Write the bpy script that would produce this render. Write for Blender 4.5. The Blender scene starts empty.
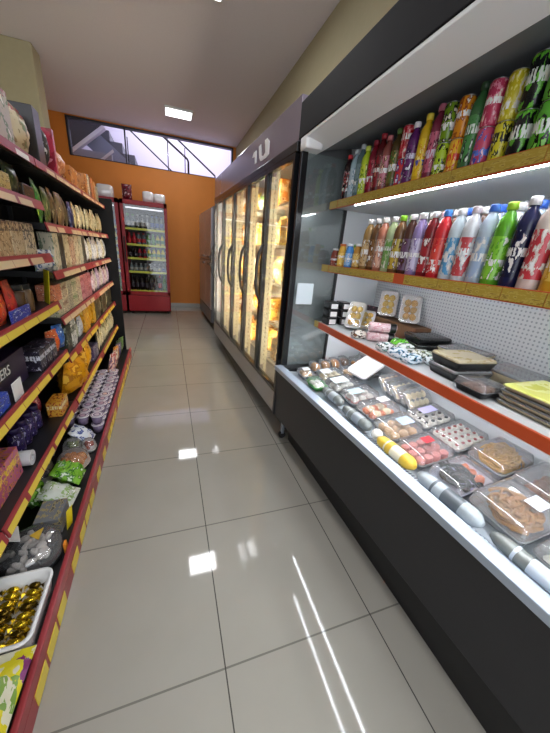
import bpy, bmesh, math, random
from mathutils import Matrix, Vector

S = bpy.context.scene
COL = S.collection
PI = math.pi

# ------------------------------------------------------------------ camera
cam_d = bpy.data.cameras.new('camera')
cam = bpy.data.objects.new('camera', cam_d)
COL.objects.link(cam)
RIGHT = Vector((0.94413257, -0.31947979, 0.08090954))
UP = Vector((0.04172962, 0.35941476, 0.93224442))
FWD = Vector((0.32691333, 0.876786, -0.35266695))
mw = Matrix.Identity(4)
for r in range(3):
    mw[r][0], mw[r][1], mw[r][2] = RIGHT[r], UP[r], -FWD[r]
mw[2][3] = 1.36
cam.matrix_world = mw
cam_d.sensor_fit = 'HORIZONTAL'
cam_d.sensor_width = 36.0
cam_d.lens = 296.4 / 550 * 36.0
cam_d.clip_start = 0.03
S.camera = cam

# ------------------------------------------------------------------ world, exposure
W = bpy.data.worlds.new('world')
S.world = W
W.use_nodes = True
W.node_tree.nodes['Background'].inputs[0].default_value = (0.86, 0.92, 1.0, 1)
W.node_tree.nodes['Background'].inputs[1].default_value = 2.3      # added ambient fill, enters where the room is left open behind the camera
S.view_settings.view_transform = 'Standard'
S.view_settings.look = 'None'
S.view_settings.gamma = 1
S.view_settings.exposure = 0.12
S.view_settings.use_curve_mapping = False
CEIL_W = 11.0        # ceiling panel lamps (W each)
LED_E = 42.0          # LED strips in the open cooler
WARM_E = 90.0         # tubes in the glass door freezers
STAIR_W = 90.0       # stairwell lamp


def area(name, loc, rot, sx, sy, w, col=(1, 1, 1), parent=None):
    d = bpy.data.lights.new(name, 'AREA')
    d.shape = 'RECTANGLE'; d.size = sx; d.size_y = sy; d.energy = w; d.color = col
    o = bpy.data.objects.new(name, d); COL.objects.link(o)
    o.location = loc; o.rotation_euler = rot
    if parent: o.parent = parent
    return o


# ------------------------------------------------------------------ helpers
def lin(h):
    if isinstance(h, tuple): return h
    h = h.lstrip('#')
    c = [int(h[i:i + 2], 16) / 255 for i in (0, 2, 4)]
    return tuple(x / 12.92 if x <= .04045 else ((x + .055) / 1.055) ** 2.4 for x in c)


MATS = {}


def nmat(name):
    m = bpy.data.materials.new(name); m.use_nodes = True
    return m, m.node_tree, m.node_tree.nodes['Principled BSDF']


def mat(name, col, rough=.5, metal=0., emit=0., noise=0., nscale=8., coat=0., trans=0., spec=.5):
    if name in MATS: return MATS[name]
    m, nt, b = nmat(name)
    c = lin(col)
    b.inputs['Base Color'].default_value = (*c, 1)
    b.inputs['Roughness'].default_value = rough
    b.inputs['Metallic'].default_value = metal
    b.inputs['Specular IOR Level'].default_value = spec
    if coat: b.inputs['Coat Weight'].default_value = coat; b.inputs['Coat Roughness'].default_value = .05
    if trans: b.inputs['Transmission Weight'].default_value = trans
    if emit:
        b.inputs['Emission Color'].default_value = (*c, 1); b.inputs['Emission Strength'].default_value = emit
    if noise:
        tc = nt.nodes.new('ShaderNodeTexCoord'); n = nt.nodes.new('ShaderNodeTexNoise')
        n.inputs['Scale'].default_value = nscale; n.inputs['Detail'].default_value = 4
        nt.links.new(tc.outputs['Object'], n.inputs['Vector'])
        mx = nt.nodes.new('ShaderNodeMix'); mx.data_type = 'RGBA'
        mx.inputs[6].default_value = (*[x * (1 - noise) for x in c], 1)
        mx.inputs[7].default_value = (*[min(1, x * (1 + noise)) for x in c], 1)
        nt.links.new(n.outputs[0], mx.inputs[0]); nt.links.new(mx.outputs[2], b.inputs['Base Color'])
    MATS[name] = m
    return m


def film(name, tint='ffffff', refl=.16, rough=.05, opac=0.0, body='ffffff', k=.75):
    """thin clear plastic or glass: mostly see-through with a gloss on top"""
    if name in MATS: return MATS[name]
    m = bpy.data.materials.new(name); m.use_nodes = True; nt = m.node_tree
    for n in list(nt.nodes): nt.nodes.remove(n)
    out = nt.nodes.new('ShaderNodeOutputMaterial')
    tr = nt.nodes.new('ShaderNodeBsdfTransparent'); tr.inputs[0].default_value = (*lin(tint), 1)
    gl = nt.nodes.new('ShaderNodeBsdfGlossy'); gl.inputs['Roughness'].default_value = rough
    fr = nt.nodes.new('ShaderNodeFresnel'); fr.inputs[0].default_value = 1.45
    ma = nt.nodes.new('ShaderNodeMath'); ma.operation = 'MULTIPLY_ADD'
    ma.inputs[1].default_value = k; ma.inputs[2].default_value = refl * .35; ma.use_clamp = True
    nt.links.new(fr.outputs[0], ma.inputs[0])
    mx = nt.nodes.new('ShaderNodeMixShader')
    nt.links.new(ma.outputs[0], mx.inputs[0])
    src = tr.outputs[0]
    if opac:
        df = nt.nodes.new('ShaderNodeBsdfDiffuse'); df.inputs[0].default_value = (*lin(body), 1)
        m0 = nt.nodes.new('ShaderNodeMixShader'); m0.inputs[0].default_value = opac
        nt.links.new(tr.outputs[0], m0.inputs[1]); nt.links.new(df.outputs[0], m0.inputs[2]); src = m0.outputs[0]
    nt.links.new(src, mx.inputs[1]); nt.links.new(gl.outputs[0], mx.inputs[2])
    nt.links.new(mx.outputs[0], out.inputs[0])
    MATS[name] = m
    return m


_seed = [0]


def pk(c1, c2, c3, scale=3.5, band=None, rough=.28, lo=.55, hi=.78, foil=0.):
    """printed packaging: base colour, artwork patches, accent; an optional title band of blotched print"""
    key = ('pk', c1, c2, c3, scale, band, rough, lo, hi, foil)
    if key in MATS: return MATS[key]
    _seed[0] += 1
    m, nt, b = nmat('printed_pack_%d' % _seed[0])
    L = nt.links.new
    tc = nt.nodes.new('ShaderNodeTexCoord'); mp = nt.nodes.new('ShaderNodeMapping')
    mp.inputs['Location'].default_value = (_seed[0] * 3.7, _seed[0] * 1.9, _seed[0] * 2.3)
    L(tc.outputs['Generated'], mp.inputs[0])
    n = nt.nodes.new('ShaderNodeTexNoise'); n.inputs['Scale'].default_value = scale * 1.6; n.inputs['Detail'].default_value = 5
    L(mp.outputs[0], n.inputs['Vector'])
    rp = nt.nodes.new('ShaderNodeValToRGB'); rp.color_ramp.interpolation = 'CONSTANT'
    e = rp.color_ramp.elements
    e[0].position = 0; e[0].color = (*lin(c1), 1)
    e[1].position = .53; e[1].color = (*lin(c2), 1)
    k = e.new(.61); k.color = (*lin(c3), 1)
    L(n.outputs[0], rp.inputs[0])
    out = rp.outputs[0]
    if band:
        sx = nt.nodes.new('ShaderNodeSeparateXYZ'); L(tc.outputs['Generated'], sx.inputs[0])
        g = nt.nodes.new('ShaderNodeMath'); g.operation = 'GREATER_THAN'; g.inputs[1].default_value = lo; L(sx.outputs[2], g.inputs[0])
        l = nt.nodes.new('ShaderNodeMath'); l.operation = 'LESS_THAN'; l.inputs[1].default_value = hi; L(sx.outputs[2], l.inputs[0])
        mu = nt.nodes.new('ShaderNodeMath'); mu.operation = 'MULTIPLY'; L(g.outputs[0], mu.inputs[0]); L(l.outputs[0], mu.inputs[1])
        m2 = nt.nodes.new('ShaderNodeMapping'); m2.inputs['Scale'].default_value = (9, 9, 4); L(tc.outputs['Generated'], m2.inputs[0])
        n2 = nt.nodes.new('ShaderNodeTexNoise'); n2.inputs['Scale'].default_value = 1.3; L(m2.outputs[0], n2.inputs['Vector'])
        g2 = nt.nodes.new('ShaderNodeMath'); g2.operation = 'GREATER_THAN'; g2.inputs[1].default_value = .47; L(n2.outputs[0], g2.inputs[0])
        mu2 = nt.nodes.new('ShaderNodeMath'); mu2.operation = 'MULTIPLY'; L(mu.outputs[0], mu2.inputs[0]); L(g2.outputs[0], mu2.inputs[1])
        mx = nt.nodes.new('ShaderNodeMix'); mx.data_type = 'RGBA'
        L(mu2.outputs[0], mx.inputs[0]); L(out, mx.inputs[6]); mx.inputs[7].default_value = (*lin(band), 1)
        out = mx.outputs[2]
    L(out, b.inputs['Base Color'])
    b.inputs['Roughness'].default_value = rough
    b.inputs['Metallic'].default_value = foil
    MATS[key] = m
    return m


class MB:
    def __init__(s): s.v = []; s.f = []; s.m = []; s.sm = []

    def add(s, vs, fs, mi=0, smooth=False):
        o = len(s.v); s.v += [tuple(v) for v in vs]
        for f in fs: s.f.append(tuple(i + o for i in f)); s.m.append(mi); s.sm.append(smooth)
        return s

    def bx(s, x0, x1, y0, y1, z0, z1, mi=0):
        vs = [(x, y, z) for x in (x0, x1) for y in (y0, y1) for z in (z0, z1)]
        return s.add(vs, [(0, 1, 3, 2), (4, 6, 7, 5), (0, 4, 5, 1), (2, 3, 7, 6), (0, 2, 6, 4), (1, 5, 7, 3)], mi)

    def hexa(s, pts, mi=0):
        """8 points: bottom ring 4, top ring 4"""
        return s.add(pts, [(3, 2, 1, 0), (4, 5, 6, 7), (0, 1, 5, 4), (1, 2, 6, 5), (2, 3, 7, 6), (3, 0, 4, 7)], mi)

    def rings(s, rings, mi=0, smooth=True, cap0=True, cap1=True):
        n = len(rings[0]); vs = [p for r in rings for p in r]; fs = []
        for i in range(len(rings) - 1):
            for j in range(n):
                a = i * n + j; b = i * n + (j + 1) % n
                fs.append((a, b, b + n, a + n))
        s.add(vs, fs, mi, smooth)
        o = len(s.v) - len(vs)
        if cap0: s.f.append(tuple(o + j for j in reversed(range(n)))); s.m.append(mi); s.sm.append(False)
        if cap1: s.f.append(tuple(o + (len(rings) - 1) * n + j for j in range(n))); s.m.append(mi); s.sm.append(False)
        return s

    def lathe(s, prof, seg=14, mi=0, c=(0, 0), smooth=True, cap0=True, cap1=True):
        R = [[(c[0] + r * math.cos(2 * PI * j / seg), c[1] + r * math.sin(2 * PI * j / seg), z) for j in range(seg)] for r, z in prof]
        return s.rings(R, mi, smooth, cap0, cap1)

    def rrect(s, w, d, r, levels, mi=0, k=4, smooth=True, cap0=True, cap1=True, c=(0, 0)):
        """stacked rounded rectangles; levels = [(grow, z)]"""
        R = []
        for g, z in levels:
            hw, hd = w / 2 + g, d / 2 + g; rr = max(.0005, min(r + g, hw, hd)); ring = []
            for (sx, sy, a0) in ((1, 1, 0), (-1, 1, PI / 2), (-1, -1, PI), (1, -1, 1.5 * PI)):
                for j in range(k + 1):
                    a = a0 + j * PI / 2 / k
                    ring.append((c[0] + sx * (hw - rr) + rr * math.cos(a), c[1] + sy * (hd - rr) + rr * math.sin(a), z))
            R.append(ring)
        return s.rings(R, mi, smooth, cap0, cap1)

    def tube(s, pts, r, seg=8, mi=0):
        pts = [Vector(p) for p in pts]; R = []
        for i, p in enumerate(pts):
            t = (pts[min(i + 1, len(pts) - 1)] - pts[max(i - 1, 0)]).normalized()
            a = t.orthogonal().normalized() if i == 0 else (a - t * a.dot(t)).normalized()
            b = t.cross(a)
            R.append([tuple(p + a * r * math.cos(2 * PI * j / seg) + b * r * math.sin(2 * PI * j / seg)) for j in range(seg)])
        return s.rings(R, mi, True)

    def blob(s, c, rx, ry, rz, mi=0, seg=10, st=6, jit=0., rnd=None, tilt=0.):
        R = []
        for i in range(1, st):
            t = PI * i / st; ring = []
            for j in range(seg):
                a = 2 * PI * j / seg; q = 1 + (rnd.uniform(-jit, jit) if rnd else 0)
                x = rx * math.sin(t) * math.cos(a) * q; y = ry * math.sin(t) * math.sin(a) * q; z = -rz * math.cos(t) * q
                ring.append((c[0] + x * math.cos(tilt) - y * math.sin(tilt), c[1] + x * math.sin(tilt) + y * math.cos(tilt), c[2] + z))
            R.append(ring)
        return s.rings(R, mi, True)

    def pouch(s, w, h, d, mi=0, nu=10, nv=12, seal=.07, wr=.0, seed=1):
        """standing pillow bag, front towards -y, seams at top and bottom"""
        rnd = random.Random(seed)
        for sg in (-1, 1):
            vs = []; fs = []
            for j in range(nv + 1):
                v = j / nv; z = h * v
                pv = 0 if v <= seal or v >= 1 - seal else math.sin(PI * (v - seal) / (1 - 2 * seal)) ** .55
                pinch = 1 - .05 * math.sin(PI * v)
                for i in range(nu + 1):
                    u = -1 + 2 * i / nu
                    pu = (1 - abs(u) ** 2.6) ** .7 if abs(u) < 1 else 0
                    y = sg * (.0008 + d / 2 * pv * pu + (rnd.uniform(-wr, wr) * d if pv * pu > .2 else 0))
                    vs.append((u * w / 2 * pinch, y, z))
            for j in range(nv):
                for i in range(nu):
                    a = j * (nu + 1) + i; q = (a, a + 1, a + nu + 2, a + nu + 1)
                    fs.append(q if sg < 0 else tuple(reversed(q)))
            s.add(vs, fs, mi, True)
        return s

    def mesh(s, name, nm=1, bevel=0):
        me = bpy.data.meshes.new(name); me.from_pydata(s.v, [], s.f)
        for _ in range(max(nm, max(s.m) + 1)): me.materials.append(None)
        me.polygons.foreach_set('material_index', s.m); me.polygons.foreach_set('use_smooth', s.sm)
        if bevel:
            bm = bmesh.new(); bm.from_mesh(me)
            bmesh.ops.bevel(bm, geom=bm.edges[:], offset=bevel, segments=2, profile=.6, affect='EDGES', clamp_overlap=True)
            bm.to_mesh(me); bm.free()
        me.update()
        return me


def link(name, me, mats, parent=None, loc=(0, 0, 0), rot=(0, 0, 0), scale=None):
    o = bpy.data.objects.new(name, me); COL.objects.link(o)
    o.location = loc; o.rotation_euler = rot
    if scale: o.scale = scale
    if parent: o.parent = parent
    if not isinstance(mats, (list, tuple)): mats = [mats]
    for i, sl in enumerate(o.material_slots):
        sl.link = 'OBJECT'; sl.material = mats[min(i, len(mats) - 1)]
    return o


def part(name, mb, mats, parent=None, loc=(0, 0, 0), rot=(0, 0, 0), bevel=0, label=None):
    o = link(name, mb.mesh(name, 1, bevel), mats, parent, loc, rot)
    if label: o['label'] = label
    return o


def tag(o, label, cat, group=None, kind=None):
    o['label'] = label; o['category'] = cat
    if group: o['group'] = group
    if kind: o['kind'] = kind
    return o


def thing(name, loc, rz, label, cat, group=None, rot=None):
    o = bpy.data.objects.new(name, None); COL.objects.link(o)
    o.empty_display_size = .05
    o.location = loc; o.rotation_euler = rot or (0, 0, rz)
    return tag(o, label, cat, group)


def rest(o, z):
    """set a tilted one-mesh thing down so that its lowest point touches height z"""
    M_ = Matrix.LocRotScale(o.location, o.rotation_euler, o.scale)
    lo_ = min((M_ @ v.co).z for v in o.data.vertices)
    o.location.z += z + .0008 - lo_
    return o


def struct(name, mb, m, bevel=0, label=None):
    o = part(name, mb, m, bevel=bevel); o['kind'] = 'structure'
    if label: o['label'] = label
    return o


CACHE = {}


def cached(key, fn, bevel=0):
    if key not in CACHE: CACHE[key] = fn().mesh(key[0], 1, bevel)
    return CACHE[key]


ORD = ['first', 'second', 'third', 'fourth', 'fifth', 'sixth', 'seventh', 'eighth', 'ninth', 'tenth', 'eleventh', 'twelfth', 'thirteenth',
       'fourteenth', 'fifteenth', 'sixteenth', 'seventeenth', 'eighteenth', 'nineteenth', 'twentieth', 'twenty-first', 'twenty-second', 'twenty-third', 'twenty-fourth']

# ------------------------------------------------------------------ common materials
M_black = mat('black_metal', '1b1b1d', .45)
M_blackgloss = mat('black_gloss', '141416', .22)
M_blackmatte = mat('black_panel', '212125', .38, noise=.06, nscale=30)
M_white = mat('white_plastic', 'ececea', .4)
M_paper = mat('white_paper', 'f0efec', .6)
M_chrome = mat('stainless', 'b4b6ba', .28, 1.0, noise=.06, nscale=14)
M_silver = mat('silver_trim', 'aab2bc', .35, .7)
M_red = mat('red_rail', '97343a', .35)
M_yellow = mat('yellow_price_tag', 'e2c94a', .4)
M_cream = mat('cream_price_tag', 'd9c19a', .45)
M_clear = film('clear_film', opac=.10, body='f4f6fa', refl=.3)
M_glass = film('door_glass', refl=.12, rough=.02, k=.42)
M_endglass = film('side_glass', tint='eef1f0', refl=.3, rough=.06, k=.5)

# ================================================================== SETTING
# floor: polished light grey tiles 60 x 60
m, nt, b = nmat('polished_tiles')
L = nt.links.new
tc = nt.nodes.new('ShaderNodeTexCoord'); sx = nt.nodes.new('ShaderNodeSeparateXYZ'); L(tc.outputs['Object'], sx.inputs[0])


def grout(sock, off, half):
    a = nt.nodes.new('ShaderNodeMath'); a.operation = 'ADD'; a.inputs[1].default_value = -off + .3; L(sock, a.inputs[0])
    d = nt.nodes.new('ShaderNodeMath'); d.operation = 'PINGPONG'; d.inputs[1].default_value = .3
    a2 = nt.nodes.new('ShaderNodeMath'); a2.operation = 'ADD'; a2.inputs[1].default_value = -.3; L(a.outputs[0], a2.inputs[0])
    L(a2.outputs[0], d.inputs[0])
    g = nt.nodes.new('ShaderNodeMath'); g.operation = 'LESS_THAN'; g.inputs[1].default_value = half; L(d.outputs[0], g.inputs[0])
    return g.outputs[0]


g1 = grout(sx.outputs[0], .131, .0022); g2 = grout(sx.outputs[1], .583, .0032)
n = nt.nodes.new('ShaderNodeTexNoise'); n.inputs['Scale'].default_value = 3; n.inputs['Detail'].default_value = 5; L(tc.outputs['Object'], n.inputs['Vector'])
mx = nt.nodes.new('ShaderNodeMix'); mx.data_type = 'RGBA'
mx.inputs[6].default_value = (*lin('979389'), 1); mx.inputs[7].default_value = (*lin('a5a197'), 1); L(n.outputs[0], mx.inputs[0])
mx1 = nt.nodes.new('ShaderNodeMix'); mx1.data_type = 'RGBA'; mx1.inputs[7].default_value = (*lin('75726b'), 1)
L(g2, mx1.inputs[0]); L(mx.outputs[2], mx1.inputs[6])
mx2 = nt.nodes.new('ShaderNodeMix'); mx2.data_type = 'RGBA'; mx2.inputs[7].default_value = (*lin('4b4945'), 1)
L(g1, mx2.inputs[0]); L(mx1.outputs[2], mx2.inputs[6]); L(mx2.outputs[2], b.inputs['Base Color'])
b.inputs['Roughness'].default_value = .045
b.inputs['Specular IOR Level'].default_value = .38
struct('floor', MB().bx(-3.2, 1.9, -2.5, 7.7, -.08, 0), m)

M_ceil = mat('ceiling_paint', 'e8e1e5', .75, noise=.04, nscale=60)
M_beige = mat('beige_wall_paint', 'aba282', .7, noise=.05, nscale=20)
M_orange = mat('orange_wall_paint', 'dc8530', .55, noise=.05, nscale=6)
struct('ceiling', MB().bx(-3.2, 1.6, -2.5, 7.5, 3.42, 3.5), M_ceil)
struct('wall_right', MB().bx(1.48, 1.6, -2.5, 7.62, 0, 3.42), M_beige)
struct('wall_left', MB().bx(-3.2, -3.08, -2.5, 7.62, 0, 3.42), M_beige)
struct('pillar', MB().bx(-2.3, -1.385, 5.24, 5.52, 0, 3.42), M_beige, .02)
WX0, WX1, WZ0, WZ1 = -1.64, 1.42, 2.785, 3.40
ow = MB()
ow.bx(-3.1, 1.48, 7.5, 7.62, 0, WZ0).bx(-3.1, WX0, 7.5, 7.62, WZ0, 3.42).bx(WX1, 1.48, 7.5, 7.62, WZ0, 3.42).bx(WX0, WX1, 7.5, 7.62, WZ1, 3.42)
struct('wall_far', ow, M_orange)
struct('baseboard_far', MB().bx(-3.08, 1.48, 7.485, 7.5, 0, .09), mat('baseboard_tile', 'a8a49b', .15), .003)
wf = MB()
T = .018
wf.bx(WX0, WX1, 7.49, 7.6, WZ0, WZ0 + .012).bx(WX0, WX1, 7.49, 7.6, WZ1 - .03, WZ1).bx(WX0, WX0 + .03, 7.49, 7.6, WZ0, WZ1).bx(WX1 - .03, WX1, 7.49, 7.6, WZ0, WZ1)
for x in (-.68,): wf.bx(x - .012, x + .012, 7.5, 7.58, WZ0, WZ1)
w1 = struct('window_1', wf, mat('dark_window_frame', '2a2a30', .4), label='long interior window high in the orange wall with dark frame')
part('pane', MB().bx(WX0, WX1, 7.55, 7.556, WZ0, WZ1), film('window_glass', refl=0, k=.12), w1)
# stairwell beyond the window
M_stairwall = mat('stairwell_white', 'dcd8ea', .8)
sw = MB().bx(-3.2, 2.6, 10.4, 10.5, 1.9, 5.2).bx(-3.2, 2.6, 7.62, 10.5, 5.2, 5.3).bx(2.5, 2.6, 7.62, 10.4, 1.9, 5.2).bx(-3.3, -3.2, 7.62, 10.5, 1.9, 5.2)
sw.bx(-3.2, 2.6, 7.62, 7.66, 3.5, 5.2).bx(-3.2, 2.6, 7.62, 10.5, 1.8, 1.9)
struct('wall_stairwell', sw, M_stairwall)
area('stairwell_lamp', (.4, 9.2, 5.1), (0, 0, 0), 2.5, 1.2, STAIR_W, (.93, .92, 1.0))

# ================================================================== CEILING LIGHTS
M_diff = mat('lit_diffuser', 'fbfcff', .5, emit=7)
for i, (x, y, lab) in enumerate(((.27, 6.3, 'white square ceiling panel light above the aisle, next to the orange wall'),
                                 (.33, 3.43, 'white square ceiling panel light cut by the top edge of the view'),
                                 (.30, 1.0, 'white square ceiling panel light overhead between snack shelving and open cooler'),
                                 (.28, -1.4, 'white square ceiling panel light behind the viewer'))):
    t = thing('ceiling_light', (x, y, 3.42), 0, lab, 'ceiling light', 'ceiling panel lights')
    fr = MB()
    fr.rrect(.44, .34, .012, [(0, -.03), (0, 0)], 0, 2, False)
    part('frame', fr, M_white, t)
    part('diffuser', MB().rrect(.40, .30, .008, [(0, -.034), (0, -.0301)], 0, 2, False), M_diff, t)
    area('panel_glow', (0, 0, -.045), (0, 0, 0), .4, .3, CEIL_W, (.97, .98, 1.0), t)

# ================================================================== STAIRS behind the window
st = thing('staircase', (0, 8.1, 0), 0, 'grey staircase climbing behind the high window', 'stairs')
M_step = mat('grey_stair', '62636b', .5)
M_riser = mat('pale_stair_side', 'c9c9d8', .6)
sm_ = MB()
x, z = -.36, 2.80
for i in range(9):
    sm_.bx(x - .30, x, 0.35, 1.5, z - .16, z + .17, 0)
    x -= .235; z += .185
part('steps', sm_, M_step, st)
str_ = MB()
str_.hexa([(-.55, .10, 2.42), (-.55, .32, 2.42), (-2.6, .32, 4.05), (-2.6, .10, 4.05), (-.25, .10, 2.62), (-.25, .32, 2.62), (-2.6, .32, 4.45), (-2.6, .10, 4.45)])
part('stringer', str_, mat('stair_side', '8288a0', .6), st)
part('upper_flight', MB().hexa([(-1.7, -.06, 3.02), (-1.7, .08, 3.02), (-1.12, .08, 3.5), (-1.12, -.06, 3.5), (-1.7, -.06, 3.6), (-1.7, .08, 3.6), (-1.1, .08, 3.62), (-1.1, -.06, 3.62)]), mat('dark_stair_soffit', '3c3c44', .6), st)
part('stair_edge', MB().hexa([(-1.7, -.09, 2.93), (-1.7, .05, 2.93), (-1.08, .05, 3.44), (-1.08, -.09, 3.44), (-1.7, -.09, 3.01), (-1.7, .05, 3.01), (-1.11, .05, 3.5), (-1.11, -.09, 3.5)]), M_riser, st)
part('stair_edge', MB().hexa([(-1.35, -.1, 2.72), (-1.35, -.08, 2.72), (-.95, -.08, 3.06), (-.95, -.1, 3.06), (-1.35, -.1, 2.78), (-1.35, -.08, 2.78), (-.97, -.08, 3.10), (-.97, -.1, 3.10)]), M_riser, st)
part('landing', MB().bx(-2.6, -1.0, -.08, .08, 2.58, 3.02), mat('stair_skirt', '8d90a6', .6), st)
M_rail = mat('black_railing', '1a1b22', .4)
rl = thing('stair_railing', (0, 7.95, 0), 0, 'black sloping stair railing behind the high window', 'railing')
part('handrail', MB().tube([(-.78, 0, 3.60), (.16, 0, 2.88), (.20, 0, 2.7)], .014), M_rail, rl)
part('handrail', MB().tube([(-.26, 0, 3.67), (.50, 0, 3.15), (.52, 0, 3.10), (.52, 0, 2.7)], .022), M_rail, rl)
part('handrail', MB().tube([(.05, 0, 3.66), (1.10, 0, 2.92), (1.14, 0, 2.7)], .018), M_rail, rl)
for x in (-.68, .10, .45):
    part('baluster', MB().tube([(x, 0, 2.6), (x, 0, 3.35 if x != .10 else 3.6)], .010), M_rail, rl)

# ================================================================== RED DRINK FRIDGES
M_rf = mat('red_fridge_paint', '8c0c1a', .35, spec=.35)
M_rfi = mat('fridge_interior', '3c3f44', .5)
M_gtag = mat('lime_price_strip', 'c8d048', .4)


def red_fridge(x0, lab):
    w, h, d = .80, 2.07, .74
    t = thing('drink_fridge', (x0, 6.6, 0), 0, lab, 'fridge', 'red drink fridges')
    body = MB()
    body.bx(0, .04, 0.05, d, .05, h).bx(w - .04, w, .05, d, .05, h).bx(0, w, d - .03, d, .05, h).bx(0, w, .05, d, h - .06, h).bx(0, w, .05, d, .05, .40)
    part('cabinet', body, M_rf, t)
    part('liner', MB().bx(.04, w - .04, d - .05, d - .03, .40, h - .06), M_rfi, t)
    part('kick_panel', MB().bx(0.005, w - .005, 0.0, .05, .06, .37), M_rf, t, bevel=.01)
    dr = MB()
    dr.bx(0, .055, 0, .045, .385, h).bx(w - .055, w, 0, .045, .385, h).bx(0, w, 0, .045, h - .075, h).bx(0, w, 0, .045, .385, .45)
    do = part('door', dr, M_rf, t)
    part('pane', MB().bx(.05, w - .05, .018, .024, .44, h - .07), M_glass, do)
    part('handle', MB().tube([(.03, -.005, 1.0), (.03, -.04, 1.05), (.03, -.04, 1.4), (.03, -.005, 1.45)], .011), M_black, do, label='black door handle')
    for z in (.455, .82, 1.07, 1.32, 1.60):
        sh = MB(); sh.bx(.045, w - .045, .10, .64, z - .014, z)
        s_ = part('shelf', sh, mat('fridge_shelf', '8b8f93', .4), t)
        part('price_strip', MB().bx(.05, w - .05, .088, .10, z - .022, z + .016), M_gtag, s_)
    part('light_tube', MB().tube([(.08, .08, 1.95), (w - .08, .08, 1.95)], .012), mat('fridge_tube', 'f3f6ff', .5, emit=.9), t)
    for x in (.06, w - .06):
        for y in (.10, d - .08): part('foot', MB().lathe([(.025, 0), (.025, .05)], 10, c=(x, y)), M_black, t)
    return t


RF1 = -.775
red_fridge(RF1, 'red glass door drink fridge fully in view against the orange wall')
red_fridge(RF1 - .83, 'red glass door drink fridge half hidden by the snack shelving end')


def bottle_mesh(h, r, style=0):
    if style == 0:    # pet bottle
        return lambda: MB().lathe([(r * .85, 0), (r, .01), (r, h * .32), (r * .9, h * .36), (r, h * .40), (r, h * .68), (r * .88, h * .77), (r * .55, h * .855), (r * .42, h * .88), (r * .42, h * .905)], 14)
    if style == 1:    # straight bottle, broad shoulder
        return lambda: MB().lathe([(r * .9, 0), (r, .008), (r, h * .70), (r * .9, h * .78), (r * .45, h * .86), (r * .40, h * .905)], 14)
    if style == 2:    # squat jar
        return lambda: MB().lathe([(r * .85, 0), (r, .01), (r, h * .62), (r * .7, h * .78), (r * .62, h * .82)], 14)


def bottle(name, loc, h, r, body, label_m, cap, lab, grp, style=0, rz=0, cat='bottle'):
    t = thing(name, loc, rz, lab, cat, grp)
    link('body', cached(('bottle_body', h, r, style), bottle_mesh(h, r, style)), body, t)
    cz = h * (.895 if style < 2 else .81)
    cr = r * (.52 if style < 2 else .74)
    link('cap', cached(('bottle_cap', h, r, style), lambda: MB().lathe([(cr, cz), (cr, cz + h * .07), (cr * .92, cz + h * .085)], 12)), cap, t)
    if label_m:
        l0, l1 = ((.10, .60) if style == 0 else (.14, .64)) if style < 2 else (.12, .56)
        link('wrap_label', cached(('bottle_wrap', h, r, style), lambda: MB().lathe([(r + .0008, h * l0), (r + .0008, h * l1)], 14, cap0=False, cap1=False)), label_m, t)
    return t


def can(name, loc, h, r, body, lab, grp):
    t = thing(name, loc, 0, lab, 'can', grp)
    link('body', cached(('can_body', h, r), lambda: MB().lathe([(r * .82, 0), (r, h * .04), (r, h * .93), (r * .86, h * .985)], 16)), body, t)
    link('lid', cached(('can_lid', h, r), lambda: MB().lathe([(r * .86, h * .985), (r * .86, h), (r * .78, h), (r * .78, h * .992)], 16)), M_chrome, t)
    return t


# drinks in the red fridge (small in the photo: one mesh each)
def drink_mesh(h, r):
    def f():
        m_ = MB(); m_.lathe([(r * .85, 0), (r, .01), (r, h * .60), (r * .75, h * .74), (r * .38, h * .87), (r * .38, h * .9)], 10)
        m_.lathe([(r * .46, h * .895), (r * .46, h)], 10, 1); m_.lathe([(r + .001, h * .22), (r + .001, h * .52)], 10, 2, cap0=False, cap1=False)
        return m_
    return f


cola = mat('cola_liquid', '1c0d0a', .12); cgreen = mat('green_soda', '4f8a2c', .15); cyel = mat('yellow_soda', 'd6cf2e', .15); cwat = mat('water_soda', '6a7880', .12)
cred = mat('red_soda', 'a02030', .15); csil = mat('silver_can', '84888c', .25, .8); cor = mat('orange_soda', 'd9702a', .15)
lr = mat('red_wrap', 'b31f2c', .3); lg = mat('green_wrap', '3f8b3a', .3); lw = mat('white_wrap', 'a4a8aa', .3); lb = mat('blue_wrap', '2d4fa0', .3); lk = mat('dark_wrap', '2a2430', .3)
RS = [(.455, .30, [(cola, lk, M_black, 'dark cola bottle')] * 6 + [(cola, lr, lr, 'cola bottle')] + [(cgreen, lg, lg, 'green soda bottle')]),
      (.82, .16, [(cwat, lw, lw, 'small clear soda')] * 4 + [(csil, lw, lw, 'silver can')] * 3 + [(csil, lb, lw, 'white carton pack')]),
      (1.07, .20, [(cola, lk, M_black, 'dark small bottle')] * 2 + [(cred, lk, M_black, 'dark red bottle')] * 2 + [(cyel, lg, cgreen, 'yellow lemon bottle')] * 4),
      (1.32, .21, [(cred, lr, lr, 'red soda bottle')] * 2 + [(cwat, lr, lr, 'red and white bottle')] * 2 + [(cgreen, lg, lg, 'green bottle')] * 2 + [(cyel, lg, cgreen, 'yellow bottle')] * 2),
      (1.60, .25, [(cwat, lw, lg, 'clear water bottle')] * 2 + [(csil, lw, lw, 'pale silver bottle')] * 3 + [(cwat, lb, lb, 'clear bottle')] * 3)]
SHN = ['lowest', 'fourth', 'third', 'second', 'top']
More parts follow.
